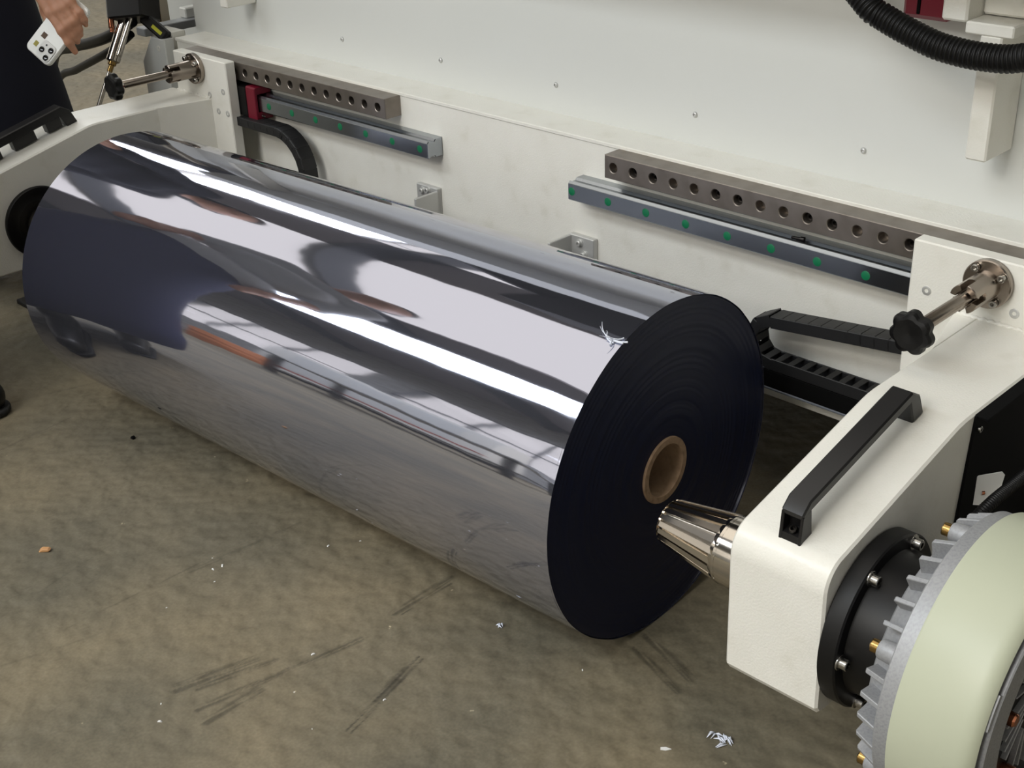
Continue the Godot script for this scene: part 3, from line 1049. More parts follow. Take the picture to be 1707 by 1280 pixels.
func cone_chucks() -> void:
	for s in [1.0, -1.0]:
		var right: bool = s > 0
		var c := Vector3(ax(s, 0.0), 0.277, 0.128 if right else 0.103)
		var o := thing("cone_chuck", "fluted chrome core cone on the right arm, beside the roll core" if right else "core cone with a black collar on the far arm, behind the roll", "cone chuck", c, "core cones on the roll arms")
		var f := frame(c, Vector3(-s, 0, 0), Vector3.UP)     # local x points at the roll
		var sh := shape().at(f)
		sh.lathe(v2([0.0005, 0.046, 0.030, 0.046, 0.062, 0.0445]), 64)
		sh.lathe(v2([0.062, 0.0445, 0.068, 0.0425]), 64)
		part("sleeve", sh, M.chrome, o)
		# fluted cone
		var fl := shape().at(f)
		var N := 20
		var xs := [0.058, 0.066, 0.153, 0.156]
		var hi := [0.0449, 0.0438, 0.0305, 0.0285]
		var lo := [0.0449, 0.0376, 0.0242, 0.0235]
		for k in N:
			var st := TAU / N
			var ang := [k * st, (k + 0.64) * st, (k + 0.69) * st, (k + 1.0) * st]
			for i in 3:
				for q in 3:
					var P := []
					for w in [[i, q], [i, q + 1], [i + 1, q + 1], [i + 1, q]]:
						var up: bool = w[1] in [0, 1]
						var r: float = hi[w[0]] if up else lo[w[0]]
						if w[1] == 3:
							r = lo[w[0]]
						var a: float = ang[w[1]]
						var lift: float = (0.0 if w[1] == 0 else -0.0011 if w[1] == 1 else 0.0) * (0.0 if w[0] == 0 else 1.0)
						P.append(Vector3(xs[w[0]], cos(a) * (r + lift), sin(a) * (r + lift)))
					var nr: Vector3 = (P[1] - P[0]).cross(P[3] - P[0]) + (P[2] - P[1]).cross(P[3] - P[2]) * 0.5
					if nr.dot(Vector3(0.2, P[0].y, P[0].z)) < 0:
						nr = -nr
					fl.face(P, nr.normalized())
				var e := Vector3(0, cos(ang[3]), sin(ang[3]))
				var step_n := Vector3(0, sin(ang[3]), -cos(ang[3]))
				fl.face([Vector3(xs[i], 0, 0) + e * lo[i], Vector3(xs[i], 0, 0) + e * hi[i], Vector3(xs[i + 1], 0, 0) + e * hi[i + 1], Vector3(xs[i + 1], 0, 0) + e * lo[i + 1]], step_n)
		fl.lathe(v2([0.156, 0.0285, 0.156, 0.008, 0.150, 0.008, 0.150, 0]), 36)
		part("fluted_cone", fl, M.chrome, o)
		if not right:
			part("collar", shape().at(f).lathe(v2([0.0006, 0.047, 0.0006, 0.0735, 0.004, 0.0745, 0.010, 0.0745, 0.012, 0.073, 0.012, 0.066, 0.008, 0.0655, 0.008, 0.046]), 64), M.satin, o)

func powder_brake() -> void:
	var c := Vector3(0.388, 0.277, 0.13)
	var o := thing("brake", "round brake with pale green drum and grey cooling fins on the right arm", "brake", c)
	var f := frame(Vector3(0, 0.277, 0.13), Vector3.RIGHT, Vector3.UP)
	part("mounting_flange", shape().at(f).lathe(v2([0.3885, 0, 0.3885, 0.102, 0.390, 0.104, 0.409, 0.104, 0.411, 0.102, 0.411, 0.087, 0.413, 0.086, 0.464, 0.083]), 96), M.satin, o)
	for k in 6:
		var a := deg_to_rad(28.8 + 60.7 * k)
		part("flange_screw", cap_screw(f * frame(Vector3(0.411, cos(a) * 0.0945, sin(a) * 0.0945), Vector3.RIGHT, Vector3.UP), 0.0064, 0.0105), M.bolt, o)
	var hs := shape().at(f)
	hs.lathe(v2([0.460, 0.03, 0.460, 0.120, 0.464, 0.126, 0.489, 0.138, 0.490, 0.150, 0.4905, 0.1605, 0.492, 0.162, 0.5075, 0.162, 0.5075, 0.159]), 120)
	var housing := part("fin_housing", hs, M.alu, o)
	var fin := Shape.new()
	fin.box(Vector3(0.0, 0, 0), Vector3(0.036, 0.042, 0.0042), 0.0008)
	var fin2 := Shape.new()
	fin2.t = Transform3D(Basis(), Vector3.ZERO)
	fin2.extrude(pv2([-0.016, -0.022, -0.017, 0.0100, -0.0155, 0.0125, 0.010, 0.0215, 0.010, -0.022]), -0.0027, 0.0027, 0.0008)
	var fm := fin2.commit()
	for k in 36:
		if k % 6 == 0:
			continue
		var a := deg_to_rad(10.0 * k + 0.8)
		var t := f * frame(Vector3(0.482, cos(a) * 0.138, sin(a) * 0.138), Vector3.RIGHT, Vector3(0, cos(a), sin(a)))
		again("fin", fm, M.alu, housing, Transform3D(Basis(), -O) * t)
	for k in 6:
		var a := deg_to_rad(60.0 * k + 0.5)
		var q := Vector3(0.0, cos(a) * 0.1475, sin(a) * 0.1475)
		part("boss", shape().at(f).at(f * frame(q, Vector3.RIGHT, Vector3.UP)).lathe(v2([0.472, 0, 0.472, 0.0095, 0.474, 0.0108, 0.494, 0.0118]), 24), M.alu, housing)
		part("hex_bolt", hex_bolt(f * frame(q + Vector3(0.4725, 0, 0), Vector3.LEFT, Vector3.UP), 0.0075, 0.010), M.brass, housing)
	part("drum", shape().at(f).lathe(v2([0.508, 0.158, 0.5085, 0.1665, 0.511, 0.1680, 0.578, 0.1680, 0.586, 0.1668, 0.592, 0.1635, 0.595, 0.1590, 0.594, 0.1565]), 160, 50.0), M.green, o)
	var cap := part("end_ring", shape().at(f).lathe(v2([0.594, 0.1568, 0.586, 0.1558, 0.586, 0.1485]), 120), M.deep, o)
	var er := shape().at(f)
	er.lathe(v2([0.575, 0.1495, 0.597, 0.1495, 0.5985, 0.1480, 0.5985, 0.1140, 0.594, 0.1100, 0.578, 0.1090]), 120)
	part("end_plate", er, M.alu, o)
	for k in 6:
		var a := deg_to_rad(60.0 * k + 57.0)
		part("lug", shape().at(f).lathe(v2([0.586, 0.1480, 0.5968, 0.1480, 0.5968, 0.1562, 0.586, 0.1562]), 10, 10.0, a, a + 0.24), M.alu, o)
	var fc := shape().at(f)
	fc.lathe(v2([0.585, 0.110, 0.585, 0.03, 0.592, 0.03, 0.592, 0.0]), 96)
	part("end_face", fc, M.satin, o)
	var rb := Shape.new()
	rb.box(Vector3.ZERO, Vector3(0.008, 0.045, 0.0022), 0.0006)
	var rm := rb.commit()
	for k in 30:
		var a := deg_to_rad(12.0 * k + 5.0)
		if k % 5 == 0:
			continue
		again("cooling_rib", rm, M.alu, cap, Transform3D(Basis(), -O) * f * frame(Vector3(0.587, cos(a) * 0.060, sin(a) * 0.060), Vector3.RIGHT, Vector3(0, cos(a), sin(a)).rotated(Vector3.RIGHT, 0.5)))
	for k in 6:
		var a := deg_to_rad(60.0 * k + 74.0)
		part("copper_bolt", hex_bolt(f * frame(Vector3(0.585, cos(a) * 0.086, sin(a) * 0.086), Vector3.RIGHT, Vector3.UP), 0.0075, 0.014), M.copper, o)
	# corrugated cable leaving the cover above the brake
	var cb := thing("cable_conduit", "thin black corrugated conduit above the brake at the right edge", "conduit", Vector3(0.43, 0.30, -0.05))
	corrugated("conduit", [Vector3(0.415, 0.295, -0.01), Vector3(0.425, 0.335, -0.028), Vector3(0.432, 0.352, -0.055), Vector3(0.436, 0.357, -0.10), Vector3(0.440, 0.362, -0.16), Vector3(0.45, 0.37, -0.26)], 0.0075, 0.0032, M.satin, cb)

func corrugated(called: String, pts: Array, r: float, pitch: float, m: Material, parent: Node3D, depth := 0.14) -> void:
	var fine := spline(pts, 60)
	var path := []
	var rad := []
	var acc := 0.0
	var total := 0.0
	for i in fine.size() - 1:
		total += fine[i].distance_to(fine[i + 1])
	var n := int(total / pitch)
	var i := 0
	var walked := 0.0
	for k in n * 6:
		var want := total * k / (n * 6.0)
		while i < fine.size() - 2 and walked + fine[i].distance_to(fine[i + 1]) < want:
			walked += fine[i].distance_to(fine[i + 1])
			i += 1
		var seg: float = maxf(1e-6, fine[i].distance_to(fine[i + 1]))
		path.append(fine[i].lerp(fine[i + 1], (want - walked) / seg))
		rad.append(r * (1.0 - depth * [0.0, 0.0, 0.25, 0.9, 1.0, 0.6][k % 6]))
	part(called, shape().tube(path, rad, 24), m, parent)

func cable_chains() -> void:
	for s in [1.0, -1.0]:
		var right: bool = s > 0
		var o := thing("cable_chain", "black cable drag chain folded under the long rail, left of the right arm" if right else "black cable drag chain curving down beside the far arm", "cable chain", Vector3(0.05 if right else -1.3, 0.227, -0.355), "black cable drag chains")
		# centre line, then links laid along it
		var line := []
		var ro := 0.0445 if right else 0.0935
		var yt := 0.345 if right else 0.414
		var cx := -0.062 if right else -1.318
		var hh := 0.0095
		var rc := ro - hh
		var cy := yt - ro
		var sg := -1.0 if right else 1.0
		var far: float = 0.158 if right else -1.447
		var n := 60
		for k in 40:
			var x := lerpf(far, cx, k / 40.0)
			var sag: float = 0.115 * (x - cx) if right else 0.0
			line.append(Vector3(x, cy + rc + minf(sag, 0.03), 0))
		for k in 25:
			var a := PI * k / 24.0
			line.append(Vector3(cx + sg * sin(a) * rc, cy + cos(a) * rc, 0))
		for k in range(1, 40):
			line.append(Vector3(lerpf(cx, far, k / 40.0), cy - rc, 0))
		var total := 0.0
		for i in line.size() - 1:
			total += line[i].distance_to(line[i + 1])
		var pitch := 0.0225
		var count := int(total / pitch)
		var mesh_side := Shape.new()
		var zc := -0.3555
		var w := 0.018
		# one link: two cheeks, an outer and an inner crossbar
		mesh_side.extrude(pv2([-0.013, -0.0095, 0.009, -0.0095, 0.0125, -0.005, 0.0125, 0.005, 0.009, 0.0095, -0.013, 0.0095]), w - 0.003, w, 0.0006)
		mesh_side.extrude(pv2([-0.013, -0.0095, 0.009, -0.0095, 0.0125, -0.005, 0.0125, 0.005, 0.009, 0.0095, -0.013, 0.0095]), -w, -w + 0.003, 0.0006)
		mesh_side.box(Vector3(-0.0005, 0.0088, 0), Vector3(0.0217, 0.002, 2 * w - 0.004), 0.0006)
		mesh_side.box(Vector3(-0.002, -0.0085, 0), Vector3(0.011, 0.002, 2 * w - 0.004), 0.0005)
		mesh_side.box(Vector3(0.0, 0.0, w), Vector3(0.010, 0.010, 0.0012), 0.0003)
		var lm := mesh_side.commit()
		mesh_side.box(Vector3(-0.0005, 0.0086, 0), Vector3(0.0275, 0.002, 2 * w - 0.004), 0.0005)
		var lm_bend := mesh_side.commit()
		var at := 0
		var walked := 0.0
		for k in count:
			var want := (k + 0.5) * pitch
			while at < line.size() - 2 and walked + line[at].distance_to(line[at + 1]) < want:
				walked += line[at].distance_to(line[at + 1])
				at += 1
			var p: Vector3 = line[at].lerp(line[at + 1], (want - walked) / maxf(1e-6, line[at].distance_to(line[at + 1])))
			var d: Vector3 = (line[at + 1] - line[at]).normalized()
			var up := Vector3(-d.y, d.x, 0) * (-1.0 if right else -1.0)
			if right:
				up = Vector3(d.y, -d.x, 0)
			else:
				up = Vector3(-d.y, d.x, 0)
			var b := Basis(d, up, d.cross(up))
			again("link", lm_bend if absf(d.y) > 0.3 else lm, M.chain, o, Transform3D(b, p + Vector3(0, 0, zc) - O))
	# stop brackets on the beam
	for s in [1.0, -1.0]:
		var right: bool = s > 0
		var bx0 := -0.525 if right else -0.928
		var bx1 := -0.467 if right else -0.868
		var o := thing("stop_bracket", "small grey angle bracket with two screws, right of the gap, behind the roll" if right else "small grey angle bracket below the end of the far rail", "bracket", Vector3((bx0 + bx1) / 2, 0.30, -0.38), "grey angle brackets on the beam")
		part("base_plate", shape().box(Vector3((bx0 + bx1) / 2, 0.326, -0.394), Vector3(bx1 - bx0, 0.058 if right else 0.072, 0.012), 0.0012), M.zinc, o)
		var wx := bx0 + 0.003 if right else bx1 - 0.003
		part("upright", shape().box(Vector3(wx, 0.326, -0.365), Vector3(0.006, 0.056 if right else 0.062, 0.066), 0.001), M.zinc, o)
		for q in ([[0.022, 0.012], [0.032, -0.008]] if right else [[0.018, 0.02], [0.034, 0.024]]):
			part("screw", cap_screw(alongz(Vector3(bx0 + q[0] + (0.004 if right else 0.0), 0.331 + q[1], -0.388)), 0.0052, 0.007), M.zinc, o)

func machine_front() -> void:
	# smooth grey guard panel above the beam, rolled back along its top
	var o := thing("machine_guard", "smooth light grey sheet metal guard above the beam, with a row of screws", "panel", Vector3(-0.8, 0.533, -0.50))
	var pr := [-0.479, 0.5328, -0.479, 0.78]
	for k in 9:
		var a := deg_to_rad(6.0 * (k + 1))
		pr.append_array([-0.479 - 0.5 * (1.0 - cos(a)), 0.78 + 0.5 * sin(a)])
	pr.append_array([-0.72, 1.18, -0.74, 1.17, -0.52, 0.80, -0.50, 0.5328])
	var f := frame(Vector3.ZERO, Vector3.BACK, Vector3.UP)
	part("sheet", shape().at(f).extrude(pv2(pr), -0.60, 1.785, 0.0, 20.0), M.panel, o)
	for x in [-1.2359, -0.9363, -0.6341, -0.3242, -0.0117]:
		part("screw", shape().at(alongz(Vector3(x, 0.5842, -0.4788))).lathe(v2([0, 0.0050, 0.001, 0.0049, 0.0026, 0.0036, 0.0030, 0.0026, 0.0008, 0.0024, 0.0008, 0]), 18), M.zinc, o)
	# white posts in front of the guard
	var p := thing("guard_post", "thick white post hanging over the guard behind the black hose at right", "post", Vector3(0.198, 0.63, -0.44), "white posts over the guard")
	part("post_body", shape().box(Vector3(0.1985, 0.713, -0.4392), Vector3(0.030, 0.166, 0.0784), 0.0025), M.paint, p)
	part("upper_block", shape().box(Vector3(0.1445, 0.8535, -0.439), Vector3(0.036, 0.091, 0.078), 0.003), M.paint, p)
	part("side_rib", shape().box(Vector3(0.195, 0.803, -0.438), Vector3(0.066, 0.016, 0.078), 0.002), M.paint, p)
	part("side_plate", shape().box(Vector3(0.268, 0.856, -0.447), Vector3(0.21, 0.086, 0.012), 0.003), M.paint, p)
	var q := thing("guard_post", "white post over the left end of the guard, mostly above the frame", "post", Vector3(-1.54, 0.63, -0.44), "white posts over the guard")
	part("post_body", shape().box(Vector3(-1.5395, 0.762, -0.4392), Vector3(0.026, 0.274, 0.0784), 0.0025), M.paint, q)
	var m := thing("maroon_block", "dark maroon block on the guard behind the black hose", "block", Vector3(0.085, 0.80, -0.45))
	part("body", shape().box(Vector3(0.090, 0.848, -0.452), Vector3(0.070, 0.10, 0.052), 0.006), M.maroon, m)
	part("slot", shape().box(Vector3(0.080, 0.845, -0.4255), Vector3(0.005, 0.08, 0.003), 0.001), M.deep, m)
	var h := thing("hose", "thick black corrugated hose hanging across the top right corner", "hose", Vector3(0.2, 0.77, -0.33))
	corrugated("corrugated_tube", [Vector3(-0.12, 1.02, -0.42), Vector3(-0.05, 0.915, -0.36), Vector3(0.0514, 0.8358, -0.33), Vector3(0.0842, 0.8168, -0.33), Vector3(0.1419, 0.7968, -0.33), Vector3(0.176, 0.7894, -0.33), Vector3(0.2246, 0.7866, -0.33), Vector3(0.2753, 0.7932, -0.33), Vector3(0.36, 0.83, -0.32), Vector3(0.44, 0.93, -0.32)], 0.0178, 0.0062, M.satin, h)
	var ub := thing("upper_beam", "pale upper crossbeam above the guard, mirrored as a pale strip in the film", "beam", Vector3(-0.6, 0.90, -0.39))
	part("bar", shape().box(Vector3(-0.6, 0.952, -0.39), Vector3(2.3, 0.10, 0.172), 0.003), M.panel, ub)
	# rollers and dark frame higher up in the machine: they show only as bands in the film
	var mf := thing("winding_machine", "dark upper part of the machine standing behind the guard", "machine", Vector3(-0.7, 0.0, -1.6))
	part("cabinet", shape().box(Vector3(-0.1, 1.7, -1.9), Vector3(3.3, 1.8, 0.3), 0.01), M.darkframe, mf)
	part("crosshead", shape().box(Vector3(-0.1, 2.45, -1.0), Vector3(3.3, 0.4, 1.2), 0.01), M.darkframe, mf)
	for x in [-1.74, 1.52]:
		part("side_frame", shape().box(Vector3(x, 1.12, -1.3), Vector3(0.06, 2.24, 0.9), 0.006), M.darkframe, mf)
	var yy := [1.38]
	for k in yy.size():
		var r := thing("guide_roller", "pale guide roller in the upper machine", "roller", Vector3(-0.6, yy[k], -0.95 + 0.1 * k), "guide rollers in the upper machine")
		part("barrel", shape().at(frame(Vector3(-0.6, yy[k], -0.95 + 0.1 * k), Vector3.RIGHT, Vector3.UP)).lathe(v2([-1.10, 0, -1.10, 0.06, 2.08, 0.06, 2.08, 0]), 40), M.cabinet, r)

func background() -> void:
	# plant across the aisle, outside the frame: it is what the film mirrors below the lamps
	var k1 := thing("control_cabinet", "tall pale control cabinet across the aisle, mirrored in the film", "cabinet", Vector3(-5.4, 0, 6.4))
	part("body", shape().box(Vector3(-5.4, 1.0, 6.4), Vector3(2.4, 1.7, 0.6), 0.01), M.paint, k1)
	part("plinth", shape().box(Vector3(-5.4, 0.08, 6.4), Vector3(2.3, 0.14, 0.5)), M.darkframe, k1)
	part("red_band", shape().box(Vector3(-5.4, 0.42, 6.09), Vector3(2.4, 0.06, 0.014), 0.002), M.red, k1)
	for x in [-6.0, -5.4, -4.8]:
		part("door", shape().box(Vector3(x, 1.1, 6.092), Vector3(0.56, 1.2, 0.012), 0.003), M.panel, k1)
	var k5 := thing("switch_cabinet", "pale switch cabinet just outside the right edge", "cabinet", Vector3(2.3, 0, 0.4))
	part("body", shape().box(Vector3(2.3, 1.0, 0.4), Vector3(0.6, 1.84, 2.2), 0.01), M.paint, k5)
	part("plinth", shape().box(Vector3(2.3, 0.04, 0.4), Vector3(0.5, 0.079, 2.0)), M.darkframe, k5)
	var k2 := thing("work_table", "long grey work table across the aisle, mirrored in the film", "table", Vector3(-3.2, 0, 4.0))
	part("top", shape().box(Vector3(-3.2, 0.78, 4.0), Vector3(1.8, 0.05, 0.7), 0.004), M.cabinet, k2)
	for x in [-4.0, -2.4]:
		for z in [3.72, 4.28]:
			part("leg", shape().box(Vector3(x, 0.378, z), Vector3(0.06, 0.755, 0.06), 0.003), M.darkframe, k2)
	part("shelf", shape().box(Vector3(-3.2, 0.25, 4.0), Vector3(1.54, 0.03, 0.5), 0.003), M.darkframe, k2)
	var k3 := thing("drum", "orange drum across the aisle, mirrored as an orange streak in the film", "drum", Vector3(-5.6, 0, 4.9))
	part("barrel", shape().at(frame(Vector3(-5.6, 0, 4.9), Vector3.UP, Vector3.RIGHT)).lathe(v2([0.0, 0.0, 0.0, 0.28, 0.02, 0.29, 0.18, 0.285, 0.19, 0.295, 0.21, 0.285, 0.36, 0.285, 0.37, 0.295, 0.39, 0.285, 0.54, 0.29, 0.56, 0.28, 0.55, 0.0]), 40), M.orange, k3)
	var k4 := thing("machine_block", "low blue grey machine across the aisle at far left, mirrored in the film", "machine", Vector3(-8.6, 0, 4.6))
	part("bed", shape().box(Vector3(-8.6, 0.5, 4.6), Vector3(2.6, 1.0, 1.0), 0.02), M.darkframe, k4)
	part("hood", shape().box(Vector3(-8.6, 1.3, 4.7), Vector3(2.2, 0.56, 0.7), 0.03), M.cabinet, k4)
	# rail, bright bracket, upright and pale casing behind the far end
	var o := thing("rear_rail", "grey painted rail running back from the beam's far end", "rail", Vector3(-2.0, 0.0, -0.62))
	part("rail_bar", shape().box(Vector3(-1.99, 0.505, -0.60), Vector3(0.04, 0.020, 0.30), 0.002), M.cabinet, o)
	for z in [-0.50, -0.72]:
		part("rail_foot", shape().box(Vector3(-1.99, 0.2475, z), Vector3(0.03, 0.495, 0.03), 0.002), M.cabinet, o)
	part("bright_bracket", shape().box(Vector3(-2.0, 0.528, -0.625), Vector3(0.03, 0.026, 0.09), 0.003), M.case, o)
	var p := thing("upright_channel", "pale beige upright channel with a brass clip behind the far end of the beam", "upright", Vector3(-2.12, 0.0, -0.59))
	part("channel", shape().box(Vector3(-2.12, 0.5, -0.588), Vector3(0.04, 1.0, 0.034), 0.003), mat(Color(0.80, 0.76, 0.68), 0.5), p)
	part("clip", shape().box(Vector3(-2.095, 0.507, -0.567), Vector3(0.012, 0.032, 0.012), 0.002), M.brass, p)
	var cs := thing("pale_casing", "pale machine casing in the background left of the guard", "casing", Vector3(-2.2, 0.0, -0.95))
	part("casing_body", shape().box(Vector3(-2.21, 0.5, -0.95), Vector3(0.46, 1.0, 0.36), 0.006), M.panel, cs)
	# sensor stand: black box on a chrome tube
	var fw := Vector3(-0.0, 0, 0)
	var top := Vector3(-1.862, 0.585, -0.352)
	var low := Vector3(-1.850, 0.462, -0.272)
	var dir := (low - top).normalized()
	var b := thing("stand", "chrome tubular stand carrying a black box, behind the far arm", "stand", Vector3(-1.80, 0.0, 0.0))
	var f := frame(top, dir, Vector3.RIGHT)
	part("tube", shape().at(f).lathe(v2([-0.05, 0.016, 0.075, 0.016, 0.0755, 0.0152, 0.077, 0.0152, 0.0775, 0.016, 0.105, 0.016, 0.1055, 0.0152, 0.107, 0.0152, 0.1075, 0.016, 0.118, 0.016, 0.121, 0.013, 0.121, 0]), 32), M.chrome, b)
	part("side_tube", shape().at(f * Transform3D(Basis(), Vector3(0, 0.024, 0.004))).lathe(v2([-0.05, 0.006, 0.105, 0.006, 0.105, 0]), 16), M.chrome, b)
	part("nut", shape().at(f).lathe(v2([0.121, 0, 0.121, 0.010, 0.128, 0.010, 0.130, 0.0065, 0.145, 0.0065, 0.146, 0]), 6, 1.0), M.brass, b)
	part("rod", shape().tube([top + dir * 0.14, top + dir * 0.68], [0.0052], 14), M.chrome, b)
	part("foot", shape().box(Vector3(-1.797, 0.006, 0.02), Vector3(0.06, 0.012, 0.10), 0.002), M.satin, b)
	var bx := Transform3D(Basis.from_euler(Vector3(-0.35, 0.55, 0.10)), top - dir * 0.028)
	part("box", shape().at(bx).box(Vector3(0.004, 0.01, 0), Vector3(0.085, 0.11, 0.10), 0.004), M.anodized, b)
	part("side_cover", shape().at(bx).box(Vector3(-0.045, 0.0, -0.005), Vector3(0.012, 0.08, 0.07), 0.003), M.cabinet, b)
	part("knob", shape().at(bx * frame(Vector3(-0.040, -0.050, 0.03), Vector3.DOWN, Vector3.RIGHT)).lathe(v2([-0.01, 0.007, 0.012, 0.007, 0.014, 0.005, 0.022, 0.005, 0.022, 0]), 16), M.copper, b)
	var el := shape().at(bx)
	el.box(Vector3(0.060, -0.060, 0.0), Vector3(0.06, 0.026, 0.028), 0.004)
	part("arm", shape().at(bx * Transform3D(Basis.from_euler(Vector3(0, 0, -0.75)), Vector3(0.055, -0.065, 0.0))).box(Vector3.ZERO, Vector3(0.075, 0.026, 0.026), 0.004), M.satin, b)
	part("yellow_label", shape().at(bx * Transform3D(Basis.from_euler(Vector3(0, 0, -0.75)), Vector3(0.055, -0.065, 0.0))).box(Vector3(0.012, 0.0, 0.0135), Vector3(0.030, 0.008, 0.0008)), mat(Color(0.75, 0.75, 0.15), 0.5), b)
	# black hoses drooping from the box to the floor behind
	var cables := [[Vector3(-1.836, 0.569, -0.345), Vector3(-1.881, 0.547, -0.340), Vector3(-1.972, 0.513, -0.345), Vector3(-2.088, 0.481, -0.362), Vector3(-2.230, 0.446, -0.385), Vector3(-2.405, 0.389, -0.42), Vector3(-2.75, 0.16, -0.55), Vector3(-3.05, 0.014, -0.65), Vector3(-3.5, 0.014, -0.5)],
		[Vector3(-1.851, 0.538, -0.345), Vector3(-1.893, 0.510, -0.335), Vector3(-1.961, 0.480, -0.335), Vector3(-2.051, 0.447, -0.345), Vector3(-2.188, 0.399, -0.365), Vector3(-2.374, 0.332, -0.40), Vector3(-2.7, 0.10, -0.48), Vector3(-2.9, 0.011, -0.50), Vector3(-3.4, 0.011, -0.3)]]
	for k in 2:
		var cl := thing("air_hose", ["upper of two black hoses drooping from the black box behind the person", "lower of two black hoses drooping from the black box behind the person"][k], "hose", Vector3(-2.4, 0, -0.4), "black hoses behind the person")
		part("hose_tube", shape().tube(spline(cables[k], 10), [0.0135 if k == 0 else 0.0095], 12), M.satin, cl)

func people() -> void:
	var hand := {"w0": Vector3(-1.7615, 0.7030, -0.0956), "w1": Vector3(-1.7305, 0.7081, -0.1157), "c0": Vector3(-1.7508, 0.6827, -0.0910), "c1": Vector3(-1.7329, 0.6855, -0.1012), "c2": Vector3(-1.7198, 0.6878, -0.1111), "c3": Vector3(-1.7103, 0.6871, -0.1223), "i0": Vector3(-1.7188, 0.6444, -0.0905), "i1": Vector3(-1.6899, 0.6101, -0.0938), "i2": Vector3(-1.6808, 0.5863, -0.1006), "i3": Vector3(-1.6794, 0.5659, -0.1096), "m0": Vector3(-1.7026, 0.6508, -0.1009), "m1": Vector3(-1.6806, 0.6206, -0.1047), "m2": Vector3(-1.6772, 0.6009, -0.1127), "m3": Vector3(-1.6828, 0.5848, -0.1210), "r0": Vector3(-1.6929, 0.6575, -0.1121), "r1": Vector3(-1.6719, 0.6295, -0.1169), "r2": Vector3(-1.6716, 0.6111, -0.1228), "r3": Vector3(-1.6798, 0.5976, -0.1290), "l0": Vector3(-1.6889, 0.6659, -0.1241), "l1": Vector3(-1.6687, 0.6449, -0.1308), "l2": Vector3(-1.6672, 0.6292, -0.1366), "l3": Vector3(-1.6737, 0.6174, -0.1421), "t0": Vector3(-1.7622, 0.6672, -0.1021), "t1": Vector3(-1.7733, 0.6375, -0.1073), "t2": Vector3(-1.7562, 0.6123, -0.1041), "t3": Vector3(-1.7345, 0.5931, -0.0995)}
	var wr: Vector3 = (hand["w0"] + hand["w1"]) * 0.5
	var G := Vector3(-2.08, 0, -0.02)
	var o := thing("person", "person in loose navy clothes holding a phone, standing behind the far arm", "person", G)
	var face := Vector3(0.917, 0, 0.399)
	var left := Vector3(0.399, 0, -0.917)
	var U := Vector3.UP
	var at := func(l: float, y: float, fw: float) -> Vector3: return G + left * l + U * y + face * fw
	var sh_l: Vector3 = at.call(0.165, 1.28, -0.02)
	var el_l: Vector3 = sh_l.lerp(wr, 0.52) + left * 0.05 - face * 0.03
	var body := [
		[at.call(0, 1.44, 0.01), at.call(0, 1.50, 0.0), 0.075, 0.082], [at.call(0, 1.40, 0.035), at.call(0, 1.46, 0.04), 0.045, 0.058],
		[at.call(0, 1.27, -0.02), at.call(0, 1.40, 0.0), 0.052, 0.048],
		[at.call(-0.12, 1.27, -0.02), at.call(0.12, 1.27, -0.02), 0.058, 0.058],
		[at.call(-0.06, 1.14, 0), at.call(0.06, 1.14, 0), 0.10, 0.10], [at.call(-0.05, 0.98, 0), at.call(0.05, 0.98, 0), 0.09, 0.09],
		[at.call(-0.07, 0.84, 0), at.call(0.07, 0.84, 0), 0.105, 0.105],
		[at.call(0.085, 0.80, 0), at.call(0.085, 0.44, 0.02), 0.085, 0.055], [at.call(0.085, 0.44, 0.02), at.call(0.085, 0.08, -0.02), 0.055, 0.036],
		[at.call(-0.085, 0.80, 0), at.call(-0.085, 0.44, 0.02), 0.085, 0.055], [at.call(-0.085, 0.44, 0.02), at.call(-0.085, 0.08, -0.02), 0.055, 0.036],
		[at.call(0.085, 0.045, -0.02), at.call(0.10, 0.035, 0.14), 0.036, 0.030], [at.call(-0.085, 0.045, -0.02), at.call(-0.10, 0.035, 0.14), 0.036, 0.030],
		[sh_l, el_l, 0.047, 0.037], [el_l, wr, 0.037, 0.024],
		[at.call(-0.165, 1.28, -0.02), at.call(-0.215, 1.02, 0.0), 0.047, 0.037], [at.call(-0.215, 1.02, 0.0), at.call(-0.20, 0.80, 0.09), 0.037, 0.024],
	]
	var sk := shape()
	nets(sk, body, 0.013, 0.03)
	# head details
	nets(sk, [[at.call(0, 1.50, 0.075), at.call(0, 1.452, 0.098), 0.008, 0.013], [at.call(0.03, 1.492, 0.076), at.call(-0.03, 1.492, 0.076), 0.008, 0.008], [at.call(0.02, 1.418, 0.083), at.call(-0.02, 1.418, 0.083), 0.008, 0.008],
		[at.call(0.083, 1.475, -0.005), at.call(0.084, 1.45, 0.0), 0.012, 0.009], [at.call(-0.083, 1.475, -0.005), at.call(-0.084, 1.45, 0.0), 0.012, 0.009]], 0.004, 0.01)
	# left hand, back towards the viewer, fingers closed over the phone
	var up_arm: Vector3 = (el_l - wr).normalized() * 0.03
	var hb := [[hand["w0"], hand["w0"] + up_arm, 0.019, 0.020], [hand["w1"], hand["w1"] + up_arm, 0.017, 0.019], [hand["w0"], hand["w1"], 0.018, 0.017]]
	var cc := 0
	for q in ["i", "m", "r", "l"]:
		var w: float = {"i": 1.0, "m": 1.0, "r": 0.96, "l": 0.84}[q]
		hb.append([wr.lerp(hand["c%d" % cc], 0.5), hand["c%d" % cc], 0.016, 0.0155])
		hb.append([hand["c%d" % cc], hand[q + "0"], 0.0150, 0.0112])
		hb.append([hand[q + "0"], hand[q + "1"], 0.0104 * w, 0.0092 * w])
		hb.append([hand[q + "1"], hand[q + "2"], 0.0092 * w, 0.0084 * w])
		hb.append([hand[q + "2"], hand[q + "3"], 0.0084 * w, 0.0068 * w])
		cc += 1
